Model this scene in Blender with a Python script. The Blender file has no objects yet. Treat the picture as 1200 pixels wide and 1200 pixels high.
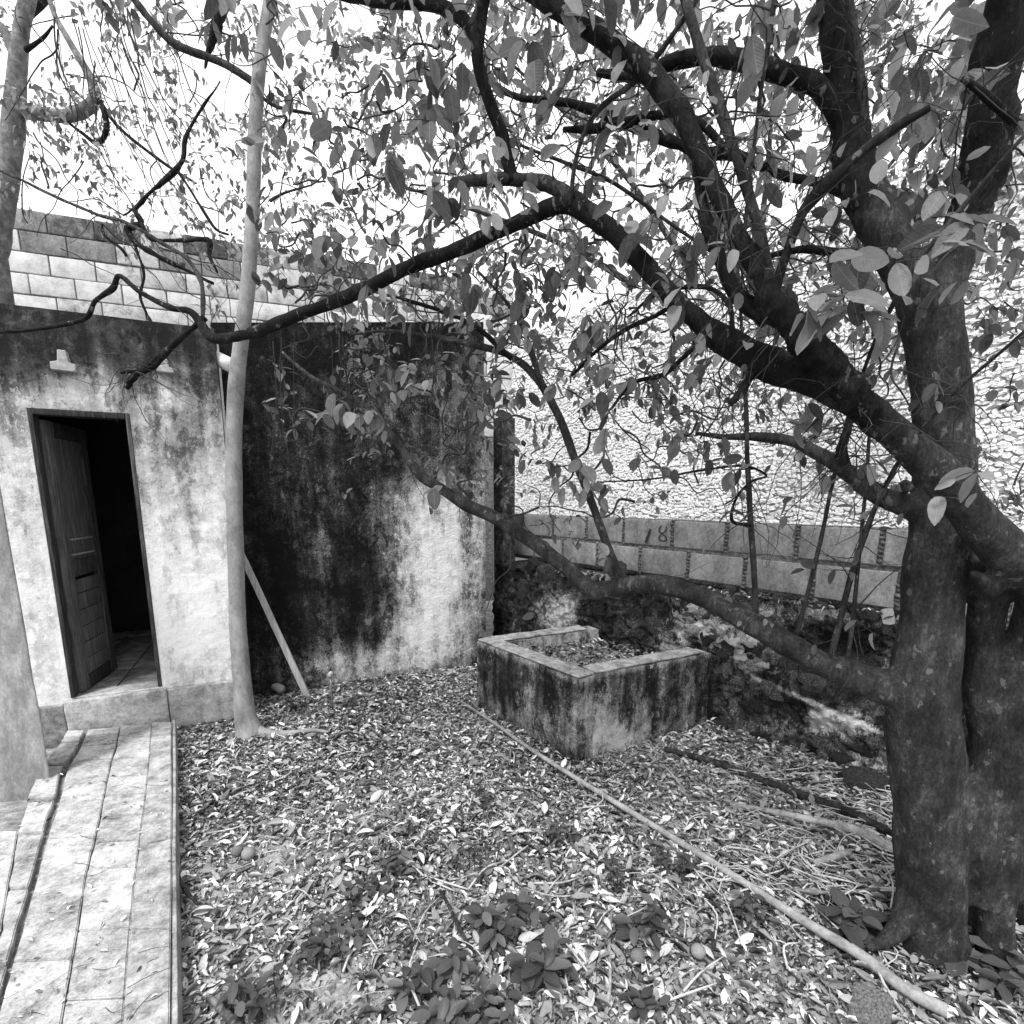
import bpy, bmesh, math, random
import numpy as np
from mathutils import Vector, Matrix, noise as mnoise
random.seed(7); RNG = np.random.default_rng(7)
R = math.radians
SC = bpy.context.scene
COL = SC.collection

# ------------------------------------------------------------------ camera, sky, sun, exposure
EYE = 1.73; PITCH = R(9.74); F = 600.0; CX, CY = 600.0, 688.0
cam = bpy.data.objects.new('camera', bpy.data.cameras.new('camera')); COL.objects.link(cam)
cam.location = (0, 0, EYE); cam.rotation_euler = (math.pi/2 - PITCH, 0, 0)
cam.data.sensor_width = 36; cam.data.lens = 18.0; cam.data.shift_y = 88/1200
cam.data.clip_start = 0.05; cam.data.clip_end = 500
SC.camera = cam
SUN_DIR = Vector((-0.22, -0.50, 1.0)).normalized()          # towards the sun
w = bpy.data.worlds.new('World'); SC.world = w; w.use_nodes = True
nt = w.node_tree; bg = nt.nodes['Background']
sky = nt.nodes.new('ShaderNodeTexSky'); sky.sky_type = 'NISHITA'; sky.sun_disc = False
sky.sun_elevation = math.asin(SUN_DIR.z); sky.sun_rotation = math.atan2(SUN_DIR.x, SUN_DIR.y)
sky.dust_density = 4.0; sky.air_density = 1.5
bw = nt.nodes.new('ShaderNodeRGBToBW')
# thin bright overcast: the grey of the sky, evened out with soft cloud
tc = nt.nodes.new('ShaderNodeTexCoord'); cn = nt.nodes.new('ShaderNodeTexNoise')
cn.inputs['Scale'].default_value = 2.2; cn.inputs['Detail'].default_value = 5
cr = nt.nodes.new('ShaderNodeMapRange'); cr.inputs['From Min'].default_value = .3; cr.inputs['From Max'].default_value = .7
cr.inputs['To Min'].default_value = 5.5; cr.inputs['To Max'].default_value = 9.0
mxw = nt.nodes.new('ShaderNodeMix'); mxw.data_type = 'FLOAT'; mxw.inputs[0].default_value = .6
nt.links.new(sky.outputs[0], bw.inputs[0]); nt.links.new(tc.outputs['Generated'], cn.inputs['Vector'])
nt.links.new(cn.outputs['Fac'], cr.inputs['Value']); nt.links.new(bw.outputs[0], mxw.inputs[2]); nt.links.new(cr.outputs[0], mxw.inputs[3])
nt.links.new(mxw.outputs[0], bg.inputs['Color']); bg.inputs['Strength'].default_value = 0.12
sun = bpy.data.objects.new('sun', bpy.data.lights.new('sun', 'SUN')); COL.objects.link(sun)
sun.data.energy = 1.5; sun.data.angle = R(12); sun.data.color = (1, 1, 1)
sun.rotation_euler = (-SUN_DIR).to_track_quat('-Z', 'Y').to_euler(); sun.location = (0, -5, 12)
SC.view_settings.view_transform = 'Standard'; SC.view_settings.look = 'None'
SC.view_settings.gamma = 1.0; SC.view_settings.exposure = 1.25
SC.cycles.max_bounces = 6; SC.cycles.transparent_max_bounces = 6

# ------------------------------------------------------------------ helpers: measuring
CP, SP = math.cos(PITCH), math.sin(PITCH)
def ray(px, py):
    a = (px-CX)/F; b = (CY-py)/F
    return Vector((a, CP+b*SP, b*CP-SP))
def at(px, py, Y):
    d = ray(px, py); d = d*(Y/d.y)
    return Vector((d.x, d.y, d.z+EYE))
def onz(px, py, z):
    d = ray(px, py); d = d*((z-EYE)/d.z)
    return Vector((d.x, d.y, z))
def proj(p):
    z = p[2]-EYE
    dep = p[1]*CP - z*SP; up = p[1]*SP + z*CP
    return CX + F*p[0]/dep, CY - F*up/dep
def smooth(a, b, x):
    t = min(1, max(0, (x-a)/(b-a))); return t*t*(3-2*t)
def blob(px, py, cx, cy, rx, ry):
    return math.exp(-(((px-cx)/rx)**2 + ((py-cy)/ry)**2))

# ------------------------------------------------------------------ helpers: objects
def tag(o, label=None, cat=None, group=None, kind=None):
    if label: o['label'] = label
    if cat: o['category'] = cat
    if group: o['group'] = group
    if kind: o['kind'] = kind
    return o
def thing(name, label, cat, loc=(0,0,0), group=None):
    o = bpy.data.objects.new(name, None); COL.objects.link(o); o.location = loc; o.empty_display_size = .1
    return tag(o, label, cat, group)
def link(name, me, mat=None, parent=None, smooth_=True):
    o = bpy.data.objects.new(name, me); COL.objects.link(o)
    if mat and not me.materials: me.materials.append(mat)
    if smooth_ and len(me.polygons): me.polygons.foreach_set('use_smooth', [True]*len(me.polygons))
    if parent:
        o.parent = parent
        pl = Vector(parent.location)
        pp = parent.parent
        while pp: pl += Vector(pp.location); pp = pp.parent
        o.location = -pl
    return o
def mesh(verts, faces, name='m'):
    me = bpy.data.meshes.new(name); me.from_pydata([tuple(v) for v in verts], [], faces); me.update()
    return me
def build(name, verts, faces, mat, parent=None, smooth_=False):
    return link(name, mesh(verts, faces, name), mat, parent, smooth_)
def recalc(me):
    bm = bmesh.new(); bm.from_mesh(me); bmesh.ops.recalc_face_normals(bm, faces=bm.faces); bm.to_mesh(me); bm.free()
def box8(c):     # eight corners: bottom 0-3, top 4-7 (same winding)
    return c, [(3,2,1,0),(4,5,6,7),(0,1,5,4),(1,2,6,5),(2,3,7,6),(3,0,4,7)]
def rough_box(name, corners, mat, parent, cuts=2, bev=.006, amp=.003, seed=0, smooth_=True):
    v, f = box8(corners)
    bm = bmesh.new(); bv = [bm.verts.new(x) for x in v]
    for q in f: bm.faces.new([bv[i] for i in q])
    bmesh.ops.recalc_face_normals(bm, faces=bm.faces)
    if bev: bmesh.ops.bevel(bm, geom=list(bm.edges), offset=bev, segments=2, affect='EDGES', profile=.6)
    if cuts: bmesh.ops.subdivide_edges(bm, edges=[e for e in bm.edges if e.calc_length() > .06], cuts=cuts, use_grid_fill=True)
    for x in bm.verts:
        n = mnoise.noise_vector(x.co*9 + Vector((seed*3.1, seed*1.7, 0)))
        x.co += n*amp
    me = bpy.data.meshes.new(name); bm.to_mesh(me); bm.free()
    return link(name, me, mat, parent, smooth_)

# ------------------------------------------------------------------ materials (a black and white place: greys only)
def new_mat(name):
    m = bpy.data.materials.new(name); m.use_nodes = True
    return m, m.node_tree, m.node_tree.nodes['Principled BSDF']
def N(t, typ, **kw):
    n = t.nodes.new(typ)
    for k, v in kw.items():
        if k in n.inputs: n.inputs[k].default_value = v
        else: setattr(n, k, v)
    return n
def grey(v): return (v, v, v, 1)
def ramp(t, stops):
    n = t.nodes.new('ShaderNodeValToRGB'); e = n.color_ramp.elements
    while len(e) < len(stops): e.new(.5)
    for i, (p, v) in enumerate(stops): e[i].position = p; e[i].color = grey(v)
    return n
def mapped(t, scale, coord='Object', rot=(0,0,0)):
    c = t.nodes.new('ShaderNodeTexCoord'); m = t.nodes.new('ShaderNodeMapping')
    m.inputs['Scale'].default_value = scale; m.inputs['Rotation'].default_value = rot
    t.links.new(c.outputs[coord], m.inputs['Vector']); return m.outputs[0]
def math_(t, op, a, b=None, clamp=False):
    n = t.nodes.new('ShaderNodeMath'); n.operation = op; n.use_clamp = clamp
    for i, x in enumerate((a, b)):
        if x is None: continue
        if isinstance(x, (int, float)): n.inputs[i].default_value = x
        else: t.links.new(x, n.inputs[i])
    return n.outputs[0]
def bump(t, p, h, strength, dist, prev=None):
    b = t.nodes.new('ShaderNodeBump'); b.inputs['Strength'].default_value = strength; b.inputs['Distance'].default_value = dist
    t.links.new(h, b.inputs['Height'])
    if prev: t.links.new(prev, b.inputs['Normal'])
    t.links.new(b.outputs[0], p.inputs['Normal']); return b.outputs[0]
def mottled(name, stops, scale=6, detail=8, stretch=(1,1,1), rough=.9, bumps=((30,.5,.01),), rnd=0.0, spec=.2, speck=.42):
    """grey surface: noise through a ramp, several octaves of bump, optional change from piece to piece"""
    m, t, p = new_mat(name)
    v = mapped(t, stretch)
    n = N(t, 'ShaderNodeTexNoise', Scale=scale, Detail=detail, Roughness=.68); t.links.new(v, n.inputs['Vector'])
    fac = n.outputs['Fac']
    if speck:
        for sc2, am in ((max(scale*6, 45), speck), (max(scale*22, 170), speck*.8)):
            n2 = N(t, 'ShaderNodeTexNoise', Scale=sc2, Detail=4, Roughness=.7); t.links.new(v, n2.inputs['Vector'])
            fac = math_(t, 'ADD', fac, math_(t, 'MULTIPLY', math_(t, 'SUBTRACT', n2.outputs['Fac'], .5), am))
    if rnd:
        oi = t.nodes.new('ShaderNodeObjectInfo')
        fac = math_(t, 'ADD', fac, math_(t, 'MULTIPLY', math_(t, 'SUBTRACT', oi.outputs['Random'], .5), rnd))
    r = ramp(t, stops); t.links.new(fac, r.inputs[0]); t.links.new(r.outputs[0], p.inputs['Base Color'])
    p.inputs['Roughness'].default_value = rough; p.inputs['Specular IOR Level'].default_value = spec
    prev = None
    for sc_, st, di in bumps:
        b = N(t, 'ShaderNodeTexNoise', Scale=sc_, Detail=6, Roughness=.65); t.links.new(v, b.inputs['Vector'])
        prev = bump(t, p, b.outputs['Fac'], st, di, prev)
    return m
def stained(name, stops, k=1.0, fine=22, streak=.5, bumps=((60,.6,.01),(9,.5,.02)), speck=.25, rough=.92):
    """plaster with old algae stains: a 'stain' attribute lays out where they grew, noise frays them"""
    m, t, p = new_mat(name)
    a = t.nodes.new('ShaderNodeAttribute'); a.attribute_name = 'stain'
    v = mapped(t, (1,1,1))
    n1 = N(t, 'ShaderNodeTexNoise', Scale=5, Detail=9, Roughness=.68, Distortion=.5); t.links.new(v, n1.inputs['Vector'])
    n2 = N(t, 'ShaderNodeTexNoise', Scale=fine, Detail=6, Roughness=.7); t.links.new(v, n2.inputs['Vector'])
    vs = mapped(t, (11,11,.9))
    n3 = N(t, 'ShaderNodeTexNoise', Scale=1.0, Detail=7, Roughness=.6); t.links.new(vs, n3.inputs['Vector'])
    n4 = N(t, 'ShaderNodeTexNoise', Scale=120, Detail=5, Roughness=.72); t.links.new(v, n4.inputs['Vector'])
    f = a.outputs['Fac']
    for n, kk in ((n1, .75*k), (n2, .35*k), (n3, streak*k), (n4, speck*k)):
        f = math_(t, 'ADD', f, math_(t, 'MULTIPLY', math_(t, 'SUBTRACT', n.outputs['Fac'], .5), kk))
    n5 = N(t, 'ShaderNodeTexNoise', Scale=6, Detail=13, Roughness=.74); t.links.new(mapped(t, (1.3,1.3,.8)), n5.inputs['Vector'])
    f = math_(t, 'SUBTRACT', f, .17*k)
    for lo_, am in ((.53, .16), (.62, -.22), (.40, .14)):
        mr = t.nodes.new('ShaderNodeMapRange'); mr.inputs['From Min'].default_value = lo_-.006; mr.inputs['From Max'].default_value = lo_+.006
        t.links.new(n5.outputs['Fac'], mr.inputs['Value']); f = math_(t, 'ADD', f, math_(t, 'MULTIPLY', math_(t, 'SUBTRACT', mr.outputs[0], .5), am*k))
    r = ramp(t, stops); t.links.new(f, r.inputs[0]); t.links.new(r.outputs[0], p.inputs['Base Color'])
    p.inputs['Roughness'].default_value = rough; p.inputs['Specular IOR Level'].default_value = .12
    prev = None
    for sc_, st, di in bumps:
        b = N(t, 'ShaderNodeTexNoise', Scale=sc_, Detail=6, Roughness=.65); t.links.new(v, b.inputs['Vector'])
        prev = bump(t, p, b.outputs['Fac'], st, di, prev)
    return m
def leaf_mat(name, lo, hi, trans=.35, rough=.5, attr=True, vein=.22):
    m, t, p = new_mat(name)
    if attr:
        a = t.nodes.new('ShaderNodeAttribute'); a.attribute_name = 'rnd'; fac = a.outputs['Fac']
    else:
        a = t.nodes.new('ShaderNodeObjectInfo'); fac = a.outputs['Random']
    v = mapped(t, (1,1,1))
    n = N(t, 'ShaderNodeTexNoise', Scale=70 if attr else 5, Detail=5, Roughness=.7); t.links.new(v, n.inputs['Vector'])
    f = math_(t, 'ADD', fac, math_(t, 'MULTIPLY', math_(t, 'SUBTRACT', n.outputs['Fac'], .5), .6))
    r = ramp(t, [(0, lo), (.6, lo*.55+hi*.45), (1, hi)]); t.links.new(f, r.inputs[0]); col = r.outputs[0]
    p.inputs['Roughness'].default_value = rough; p.inputs['Specular IOR Level'].default_value = .3
    if not attr:         # midrib and side veins in the leaf's own coordinates
        sp = t.nodes.new('ShaderNodeSeparateXYZ'); t.links.new(v, sp.inputs[0]); ay = math_(t, 'ABSOLUTE', sp.outputs[1])
        mid_ = math_(t, 'LESS_THAN', ay, .011)
        ph = math_(t, 'SUBTRACT', sp.outputs[0], math_(t, 'MULTIPLY', ay, .9)); wv = math_(t, 'SINE', math_(t, 'MULTIPLY', ph, 62.0))
        side = math_(t, 'MULTIPLY', math_(t, 'GREATER_THAN', wv, .93), .55)
        vn = math_(t, 'MULTIPLY', math_(t, 'MAXIMUM', mid_, side), vein)
        mx = t.nodes.new('ShaderNodeMix'); mx.data_type = 'RGBA'; t.links.new(vn, mx.inputs[0]); t.links.new(col, mx.inputs[6]); mx.inputs[7].default_value = grey(min(.8, hi*1.5)); col = mx.outputs[2]
        bump(t, p, wv, .10, .006)
    t.links.new(col, p.inputs['Base Color'])
    if trans:
        tr = t.nodes.new('ShaderNodeBsdfTranslucent'); t.links.new(col, tr.inputs['Color'])
        mx = t.nodes.new('ShaderNodeMixShader'); mx.inputs[0].default_value = trans
        out = t.nodes['Material Output']
        t.links.new(p.outputs[0], mx.inputs[1]); t.links.new(tr.outputs[0], mx.inputs[2]); t.links.new(mx.outputs[0], out.inputs['Surface'])
    return m

M = {}
M['soil'] = mottled('soil', [(.28,.07),(.48,.24),(.7,.46)], 9, 10, bumps=((14,.8,.03),(90,.7,.01)))
M['plaster_front'] = stained('plaster_front', [(0,.74),(.18,.56),(.42,.28),(.66,.07),(.88,.016)], 0.92, streak=.8, bumps=((70,.5,.006),(8,.5,.02)), speck=.45)
M['plaster_tank'] = stained('plaster_tank', [(0,.88),(.22,.62),(.44,.20),(.66,.03),(.9,.006)], .95, fine=34, streak=.7, bumps=((75,1.0,.014),(25,.7,.02)), speck=1.0)
M['plaster_tub'] = stained('plaster_tub', [(0,.50),(.3,.30),(.52,.11),(.75,.03),(1,.012)], 1.6, fine=28, streak=.85, bumps=((80,.9,.012),(18,.8,.03)), speck=.8)
M['plaster_bank'] = stained('plaster_bank', [(0,.60),(.3,.36),(.52,.10),(.75,.022),(1,.008)], 1.5, fine=18, streak=.2, bumps=((40,.9,.02),(12,.9,.04)), speck=.7)
M['render_grey'] = mottled('render_grey', [(.3,.14),(.5,.22),(.68,.34)], 14, 9, stretch=(1,1,.5), bumps=((70,.5,.008),))
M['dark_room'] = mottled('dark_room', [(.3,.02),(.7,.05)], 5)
M['room_floor'] = mottled('room_floor', [(.3,.10),(.5,.2),(.7,.36)], 9, bumps=((30,.4,.01),), rnd=.2)
M['wood'] = mottled('wood', [(.3,.012),(.5,.035),(.75,.12)], 4, 9, stretch=(14,14,1.2), bumps=((10,.7,.008),), rnd=.15)
M['wood_mid'] = mottled('wood_mid', [(.3,.05),(.5,.11),(.75,.24)], 4, 9, stretch=(14,14,1.2), bumps=((10,.7,.008),))
M['wood_light'] = mottled('wood_light', [(.3,.20),(.5,.36),(.7,.52)], 4, 9, stretch=(16,16,2), bumps=((10,.6,.006),), rnd=.1)
M['white_block'] = mottled('white_block', [(.24,.16),(.46,.46),(.68,.66)], 7, 10, bumps=((55,.7,.008),), rnd=.22)
M['mortar_dark'] = mottled('mortar_dark', [(.3,.06),(.55,.18),(.7,.34)], 25, 8, bumps=((60,.9,.02),))
M['coping'] = mottled('coping', [(.3,.03),(.5,.10),(.7,.3)], 9, 9, bumps=((50,.8,.01),), rnd=.2)
M['grey_block'] = mottled('grey_block', [(.22,.09),(.48,.24),(.75,.42)], 6, 10, stretch=(1,1,.7), bumps=((110,1,.010),(14,.5,.02)), rnd=.12, speck=.55)
M['mortar'] = mottled('mortar', [(.3,.04),(.5,.15),(.7,.30)], 30, 8, bumps=((45,1,.03),))
M['rubble'] = mottled('rubble', [(.25,.40),(.45,.80),(.7,.88)], 9, 8, bumps=((60,.5,.01),), speck=.3)
M['rubble_core'] = mottled('rubble_core', [(.3,.10),(.5,.3),(.7,.55)], 20, 8, bumps=((60,.8,.02),))
M['stone'] = mottled('stone', [(.3,.02),(.48,.10),(.62,.3),(.75,.5)], 7, 9, bumps=((30,.9,.02),(90,.5,.01)), rnd=.5)
M['stone_dark'] = mottled('stone_dark', [(.3,.008),(.5,.03),(.64,.09),(.78,.34)], 11, 9, bumps=((30,.9,.02),(90,.5,.01)), rnd=.2)
M['stone_pale'] = mottled('stone_pale', [(.26,.05),(.5,.32),(.75,.60)], 8, 9, bumps=((25,.9,.02),), rnd=.25)
M['paving'] = mottled('paving', [(.20,.06),(.36,.20),(.50,.34),(.72,.56)], 7, 12, bumps=((60,.6,.006),(10,.5,.012)), rnd=.09, speck=.55)
M['paving_edge'] = mottled('paving_edge', [(.3,.10),(.48,.24),(.7,.46)], 11, 11, bumps=((70,.6,.006),), rnd=.1)
M['rim'] = mottled('rim', [(.25,.06),(.45,.26),(.7,.52)], 16, 11, bumps=((60,.9,.012),), speck=.6)
M['pipe_white'] = mottled('pipe_white', [(.3,.5),(.7,.68)], 8, rough=.5)
M['pole'] = mottled('pole', [(.3,.12),(.5,.22),(.72,.36)], 12, 9, bumps=((60,.5,.004),))
def bark_mat(name, stops, lichen, amount, ridges, old=None):  # old: near-black ramp, the backlit look painted onto upper limbs
    m, t, p = new_mat(name)
    v = mapped(t, (1,1,.6)); vr = mapped(t, (1,1,.18))
    n = N(t, 'ShaderNodeTexNoise', Scale=11, Detail=12, Roughness=.72); t.links.new(v, n.inputs['Vector'])
    f = N(t, 'ShaderNodeTexNoise', Scale=120, Detail=5, Roughness=.75); t.links.new(v, f.inputs['Vector'])
    r_ = N(t, 'ShaderNodeTexNoise', Scale=60, Detail=6, Roughness=.7); t.links.new(vr, r_.inputs['Vector'])
    fac = n.outputs['Fac']
    for q, am in ((f, .55), (r_, .35)): fac = math_(t, 'ADD', fac, math_(t, 'MULTIPLY', math_(t, 'SUBTRACT', q.outputs['Fac'], .5), am))
    base = ramp(t, stops); t.links.new(fac, base.inputs[0])
    if old:
        b2_ = ramp(t, old); t.links.new(fac, b2_.inputs[0]); backlit_f = t.nodes.new('ShaderNodeAttribute'); backlit_f.attribute_name = 'backlit'  # attribute paints backlit silhouette darkness into the bark colour along a limb
        mo = t.nodes.new('ShaderNodeMix'); mo.data_type = 'RGBA'; t.links.new(backlit_f.outputs['Fac'], mo.inputs[0]); t.links.new(base.outputs[0], mo.inputs[6]); t.links.new(b2_.outputs[0], mo.inputs[7])
        basec = mo.outputs[2]
    else: basec = base.outputs[0]
    # round crusts of lichen
    vo = N(t, 'ShaderNodeTexVoronoi', Scale=34, Randomness=1.0); wv = t.nodes.new('ShaderNodeVectorMath'); wv.operation = 'ADD'
    sc = t.nodes.new('ShaderNodeVectorMath'); sc.operation = 'SCALE'; sc.inputs['Scale'].default_value = .035
    nn = N(t, 'ShaderNodeTexNoise', Scale=45, Detail=4); t.links.new(v, nn.inputs['Vector']); t.links.new(nn.outputs['Color'], sc.inputs[0])
    t.links.new(v, wv.inputs[0]); t.links.new(sc.outputs[0], wv.inputs[1]); t.links.new(wv.outputs[0], vo.inputs['Vector'])
    sepv = t.nodes.new('ShaderNodeSeparateColor'); t.links.new(vo.outputs['Color'], sepv.inputs[0])
    spot = math_(t, 'MULTIPLY', math_(t, 'LESS_THAN', vo.outputs['Distance'], math_(t, 'MULTIPLY', sepv.outputs[0], .36)), math_(t, 'GREATER_THAN', n.outputs['Fac'], amount))
    spot = math_(t, 'MULTIPLY', spot, math_(t, 'MULTIPLY', f.outputs['Fac'], 1.3))
    mx = t.nodes.new('ShaderNodeMix'); mx.data_type = 'RGBA'; t.links.new(spot, mx.inputs[0]); t.links.new(basec, mx.inputs[6]); mx.inputs[7].default_value = grey(lichen)
    t.links.new(mx.outputs[2], p.inputs['Base Color']); p.inputs['Roughness'].default_value = .85; p.inputs['Specular IOR Level'].default_value = .12
    b = bump(t, p, r_.outputs['Fac'], ridges, .02); b = bump(t, p, f.outputs['Fac'], .7, .006, b); bump(t, p, n.outputs['Fac'], .6, .03, b)
    return m
M['bark'] = bark_mat('bark', [(.20,.006),(.42,.023),(.55,.045),(.68,.095),(.9,.24)], .16, .50, .8, [(.25,.003),(.5,.010),(.64,.026),(.8,.08),(.95,.2)])
M['bark_dark'] = bark_mat('bark_dark', [(.25,.004),(.5,.012),(.66,.03),(.85,.12)], .10, .60, 1.0)
M['bark_pale'] = mottled('bark_pale', [(.3,.13),(.5,.23),(.72,.34)], 8, 9, stretch=(1,1,.6), bumps=((60,.4,.006),))
M['garden_bark'] = mottled('garden_bark', [(.3,.06),(.5,.14),(.72,.3)], 10, 10, bumps=((60,.5,.008),))
M['twig'] = mottled('twig', [(.3,.012),(.6,.04),(.8,.16)], 14, 5, bumps=())
M['stick'] = mottled('stick', [(.3,.06),(.5,.2),(.7,.44)], 9, 7, bumps=((60,.6,.006),), rnd=.45)
M['leaf'] = leaf_mat('leaf', .05, .32, .5)
M['leaf_single'] = leaf_mat('leaf_single', .05, .30, .5, attr=False)
M['leaf_far'] = leaf_mat('leaf_far', .08, .36, .5)
M['leaf_plant'] = leaf_mat('leaf_plant', .035, .11, .2, rough=.45, attr=False)
M['litter'] = leaf_mat('litter', .018, .72, 0, rough=.7)
M['litter_single'] = leaf_mat('litter_single', .06, .58, 0, rough=.75, attr=False)
M['paint_black'] = mottled('paint_black', [(.3,.02),(.7,.05)], 30)
M['paint_white'] = mottled('paint_white', [(.3,.2),(.7,.46)], 20, bumps=((60,.5,.005),))

# ------------------------------------------------------------------ curves, tubes
def catmull(pts, sub):
    P = [np.array(p, float) for p in pts]; P = [2*P[0]-P[1]] + P + [2*P[-1]-P[-2]]
    out = []
    for i in range(1, len(P)-2):
        for k in range(sub):
            t = k/sub
            out.append(.5*((2*P[i]) + (-P[i-1]+P[i+1])*t + (2*P[i-1]-5*P[i]+4*P[i+1]-P[i+2])*t*t + (-P[i-1]+3*P[i]-3*P[i+1]+P[i+2])*t**3))
    out.append(P[-2]); return np.array(out)
def tube_geo(pts4, sides, V, Fc, knob=.12, freq=7.0, seed=0, cap=True):
    """pts4: rows of x,y,z,radius"""
    n = len(pts4); base = len(V)
    T = np.gradient(pts4[:, :3], axis=0); T /= np.linalg.norm(T, axis=1)[:, None]+1e-9
    up = np.array([0,0,1.]) if abs(T[0][2]) < .9 else np.array([1.,0,0])
    u = np.cross(up, T[0]); u /= np.linalg.norm(u)
    for i in range(n):
        u = u - T[i]*np.dot(u, T[i]); u /= np.linalg.norm(u)+1e-9
        v = np.cross(T[i], u); c = pts4[i, :3]; r = pts4[i, 3]
        for k in range(sides):
            a = 2*math.pi*k/sides; d = math.cos(a)*u + math.sin(a)*v
            rr = r
            if knob:
                q = c + d*r
                rr = r*(1 + knob*1.6*mnoise.noise(Vector(q*freq + seed)) + knob*.8*mnoise.noise(Vector(q*freq*3.3 + seed)))
            V.append(tuple(c + d*rr))
    for i in range(n-1):
        for k in range(sides):
            a = base+i*sides+k; b = base+i*sides+(k+1) % sides
            Fc.append((a, b, b+sides, a+sides))
    if cap:
        Fc.append(tuple(base+k for k in reversed(range(sides))))
        Fc.append(tuple(base+(n-1)*sides+k for k in range(sides)))
def px_curve(pts, sub=6, wob=0.0, seed=0, k=.8):
    """(px, py, radius in px, depth) -> smooth rows of x,y,z,radius in metres"""
    rows = []
    for (x, y, r, Y) in pts:
        p = at(x, y, Y); rows.append((p.x, p.y, p.z, k*r*Y/F/ray(x, y).y))
    c = catmull(rows, sub); c[:, 3] = np.maximum(c[:, 3], .0008)
    if wob:
        for i in range(1, len(c)-1):
            nv = mnoise.noise_vector(Vector(c[i, :3]*6 + seed)); c[i, :3] += np.array(nv)*wob
    return c
def tube(name, pts4, mat, parent=None, sides=10, knob=.12, freq=7.0, seed=0):
    V, Fc = [], []; tube_geo(np.array(pts4, float), sides, V, Fc, knob, freq, seed)
    return build(name, V, Fc, mat, parent, True)

# leaves -------------------------------------------------------------------------------------------------
def leaf_template(width=.5, fold=.12, curl=.15, stations=((.16,.68),(.45,1.0),(.8,.66)), wave=0.0, seed=0):
    V = [(0,0,0)]; Fc = []; rr = random.Random(seed)
    for t, wd in stations:
        h = width*wd/2; z = -curl*t*t
        V += [(t, h, z+fold*wd*.5+rr.uniform(-wave,wave)), (t, 0, z), (t, -h, z+fold*wd*.5+rr.uniform(-wave,wave))]
    V.append((1, 0, -curl)); n = len(stations)
    Fc += [(0,2,1),(0,3,2)]
    for i in range(n-1):
        a = 1+3*i; b = a+3
        Fc += [(a,a+1,b+1,b),(a+1,a+2,b+2,b+1)]
    a = 1+3*(n-1); Fc += [(a,a+1,len(V)-1),(a+1,a+2,len(V)-1)]
    return np.array(V), Fc
def frames(D, U):
    X = D/np.linalg.norm(D, axis=1)[:, None]
    Y = np.cross(U, X); Y /= np.linalg.norm(Y, axis=1)[:, None]+1e-9
    return X, Y, np.cross(X, Y)
def leaf_mesh(name, templates, P, D, U, S, rnd, mat, parent=None, lift=None):
    """all leaves joined; templates is a list, chosen in turn"""
    P, D, U, S = map(lambda a: np.asarray(a, float), (P, D, U, S))
    X, Y, Z = frames(D, U); allv = []; loops = []; sizes = []; att = []; base = 0
    idx = np.arange(len(P)) % len(templates)
    for ti, (T, Fc) in enumerate(templates):
        s = np.where(idx == ti)[0]
        if not len(s): continue
        v = P[s][:, None, :] + S[s][:, None, None]*(T[None,:,0:1]*X[s][:,None,:] + T[None,:,1:2]*Y[s][:,None,:] + T[None,:,2:3]*Z[s][:,None,:])
        nv = len(T); flat = np.array([i for f in Fc for i in f]); cnt = [len(f) for f in Fc]
        loops.append((flat[None, :] + (base + np.arange(len(s))*nv)[:, None]).ravel()); sizes.append(np.tile(cnt, len(s)))
        allv.append(v.reshape(-1, 3)); att.append(np.repeat(np.asarray(rnd)[s], nv)); base += nv*len(s)
    V = np.concatenate(allv); L = np.concatenate(loops); C = np.concatenate(sizes); A = np.concatenate(att)
    me = bpy.data.meshes.new(name); me.vertices.add(len(V)); me.vertices.foreach_set('co', V.ravel())
    me.loops.add(len(L)); me.loops.foreach_set('vertex_index', L.astype(np.int32))
    me.polygons.add(len(C)); st = np.concatenate([[0], np.cumsum(C)[:-1]]).astype(np.int32)
    me.polygons.foreach_set('loop_start', st); me.polygons.foreach_set('loop_total', C.astype(np.int32))
    at_ = me.attributes.new('rnd', 'FLOAT', 'POINT'); at_.data.foreach_set('value', A.astype(np.float32))
    me.update(calc_edges=True); me.validate()
    return link(name, me, mat, parent, True)
LEAF_T = [leaf_template(w_, f_, c_, wave=.02, seed=i) for i, (w_, f_, c_) in enumerate([(.52,.14,.18),(.46,.2,.3),(.58,.1,.12),(.5,.24,.05)])]
LEAF_BIG = [leaf_template(w_, f_, c_, ((.07,.42),(.2,.8),(.4,1.),(.6,.97),(.78,.76),(.92,.40)), .02, i) for i, (w_, f_, c_) in enumerate([(.52,.14,.2),(.46,.2,.34),(.58,.1,.12),(.5,.26,.06)])]
LEAF_FAR = [leaf_template(.5, .12, .15, ((.42,1.),)), leaf_template(.42, .2, .3, ((.38,1.),))]

# ------------------------------------------------------------------ the setting: ground
def ground_h(x, y):
    return .022*mnoise.noise(Vector((x*1.1, y*1.1, 3))) + .012*mnoise.noise(Vector((x*4, y*4, 9)))
def bare(px, py):      # patches of bare soil between the leaves
    return max(blob(px, py, 330, 1008, 62, 34), .9*blob(px, py, 395, 1165, 60, 26), .8*blob(px, py, 420, 962, 42, 22), .6*blob(px, py, 1000, 905, 70, 14))
xs = np.concatenate([np.linspace(-60,-4.2,10), np.linspace(-4,4.5,120), np.linspace(4.8,60,10)])
ys = np.concatenate([np.linspace(-60,-.8,10), np.linspace(-.6,6.4,105), np.linspace(6.6,90,12)])
V = [(x, y, ground_h(x, y)) for y in ys for x in xs]; nx = len(xs)
Fc = [(j*nx+i, j*nx+i+1, (j+1)*nx+i+1, (j+1)*nx+i) for j in range(len(ys)-1) for i in range(nx-1)]
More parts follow.
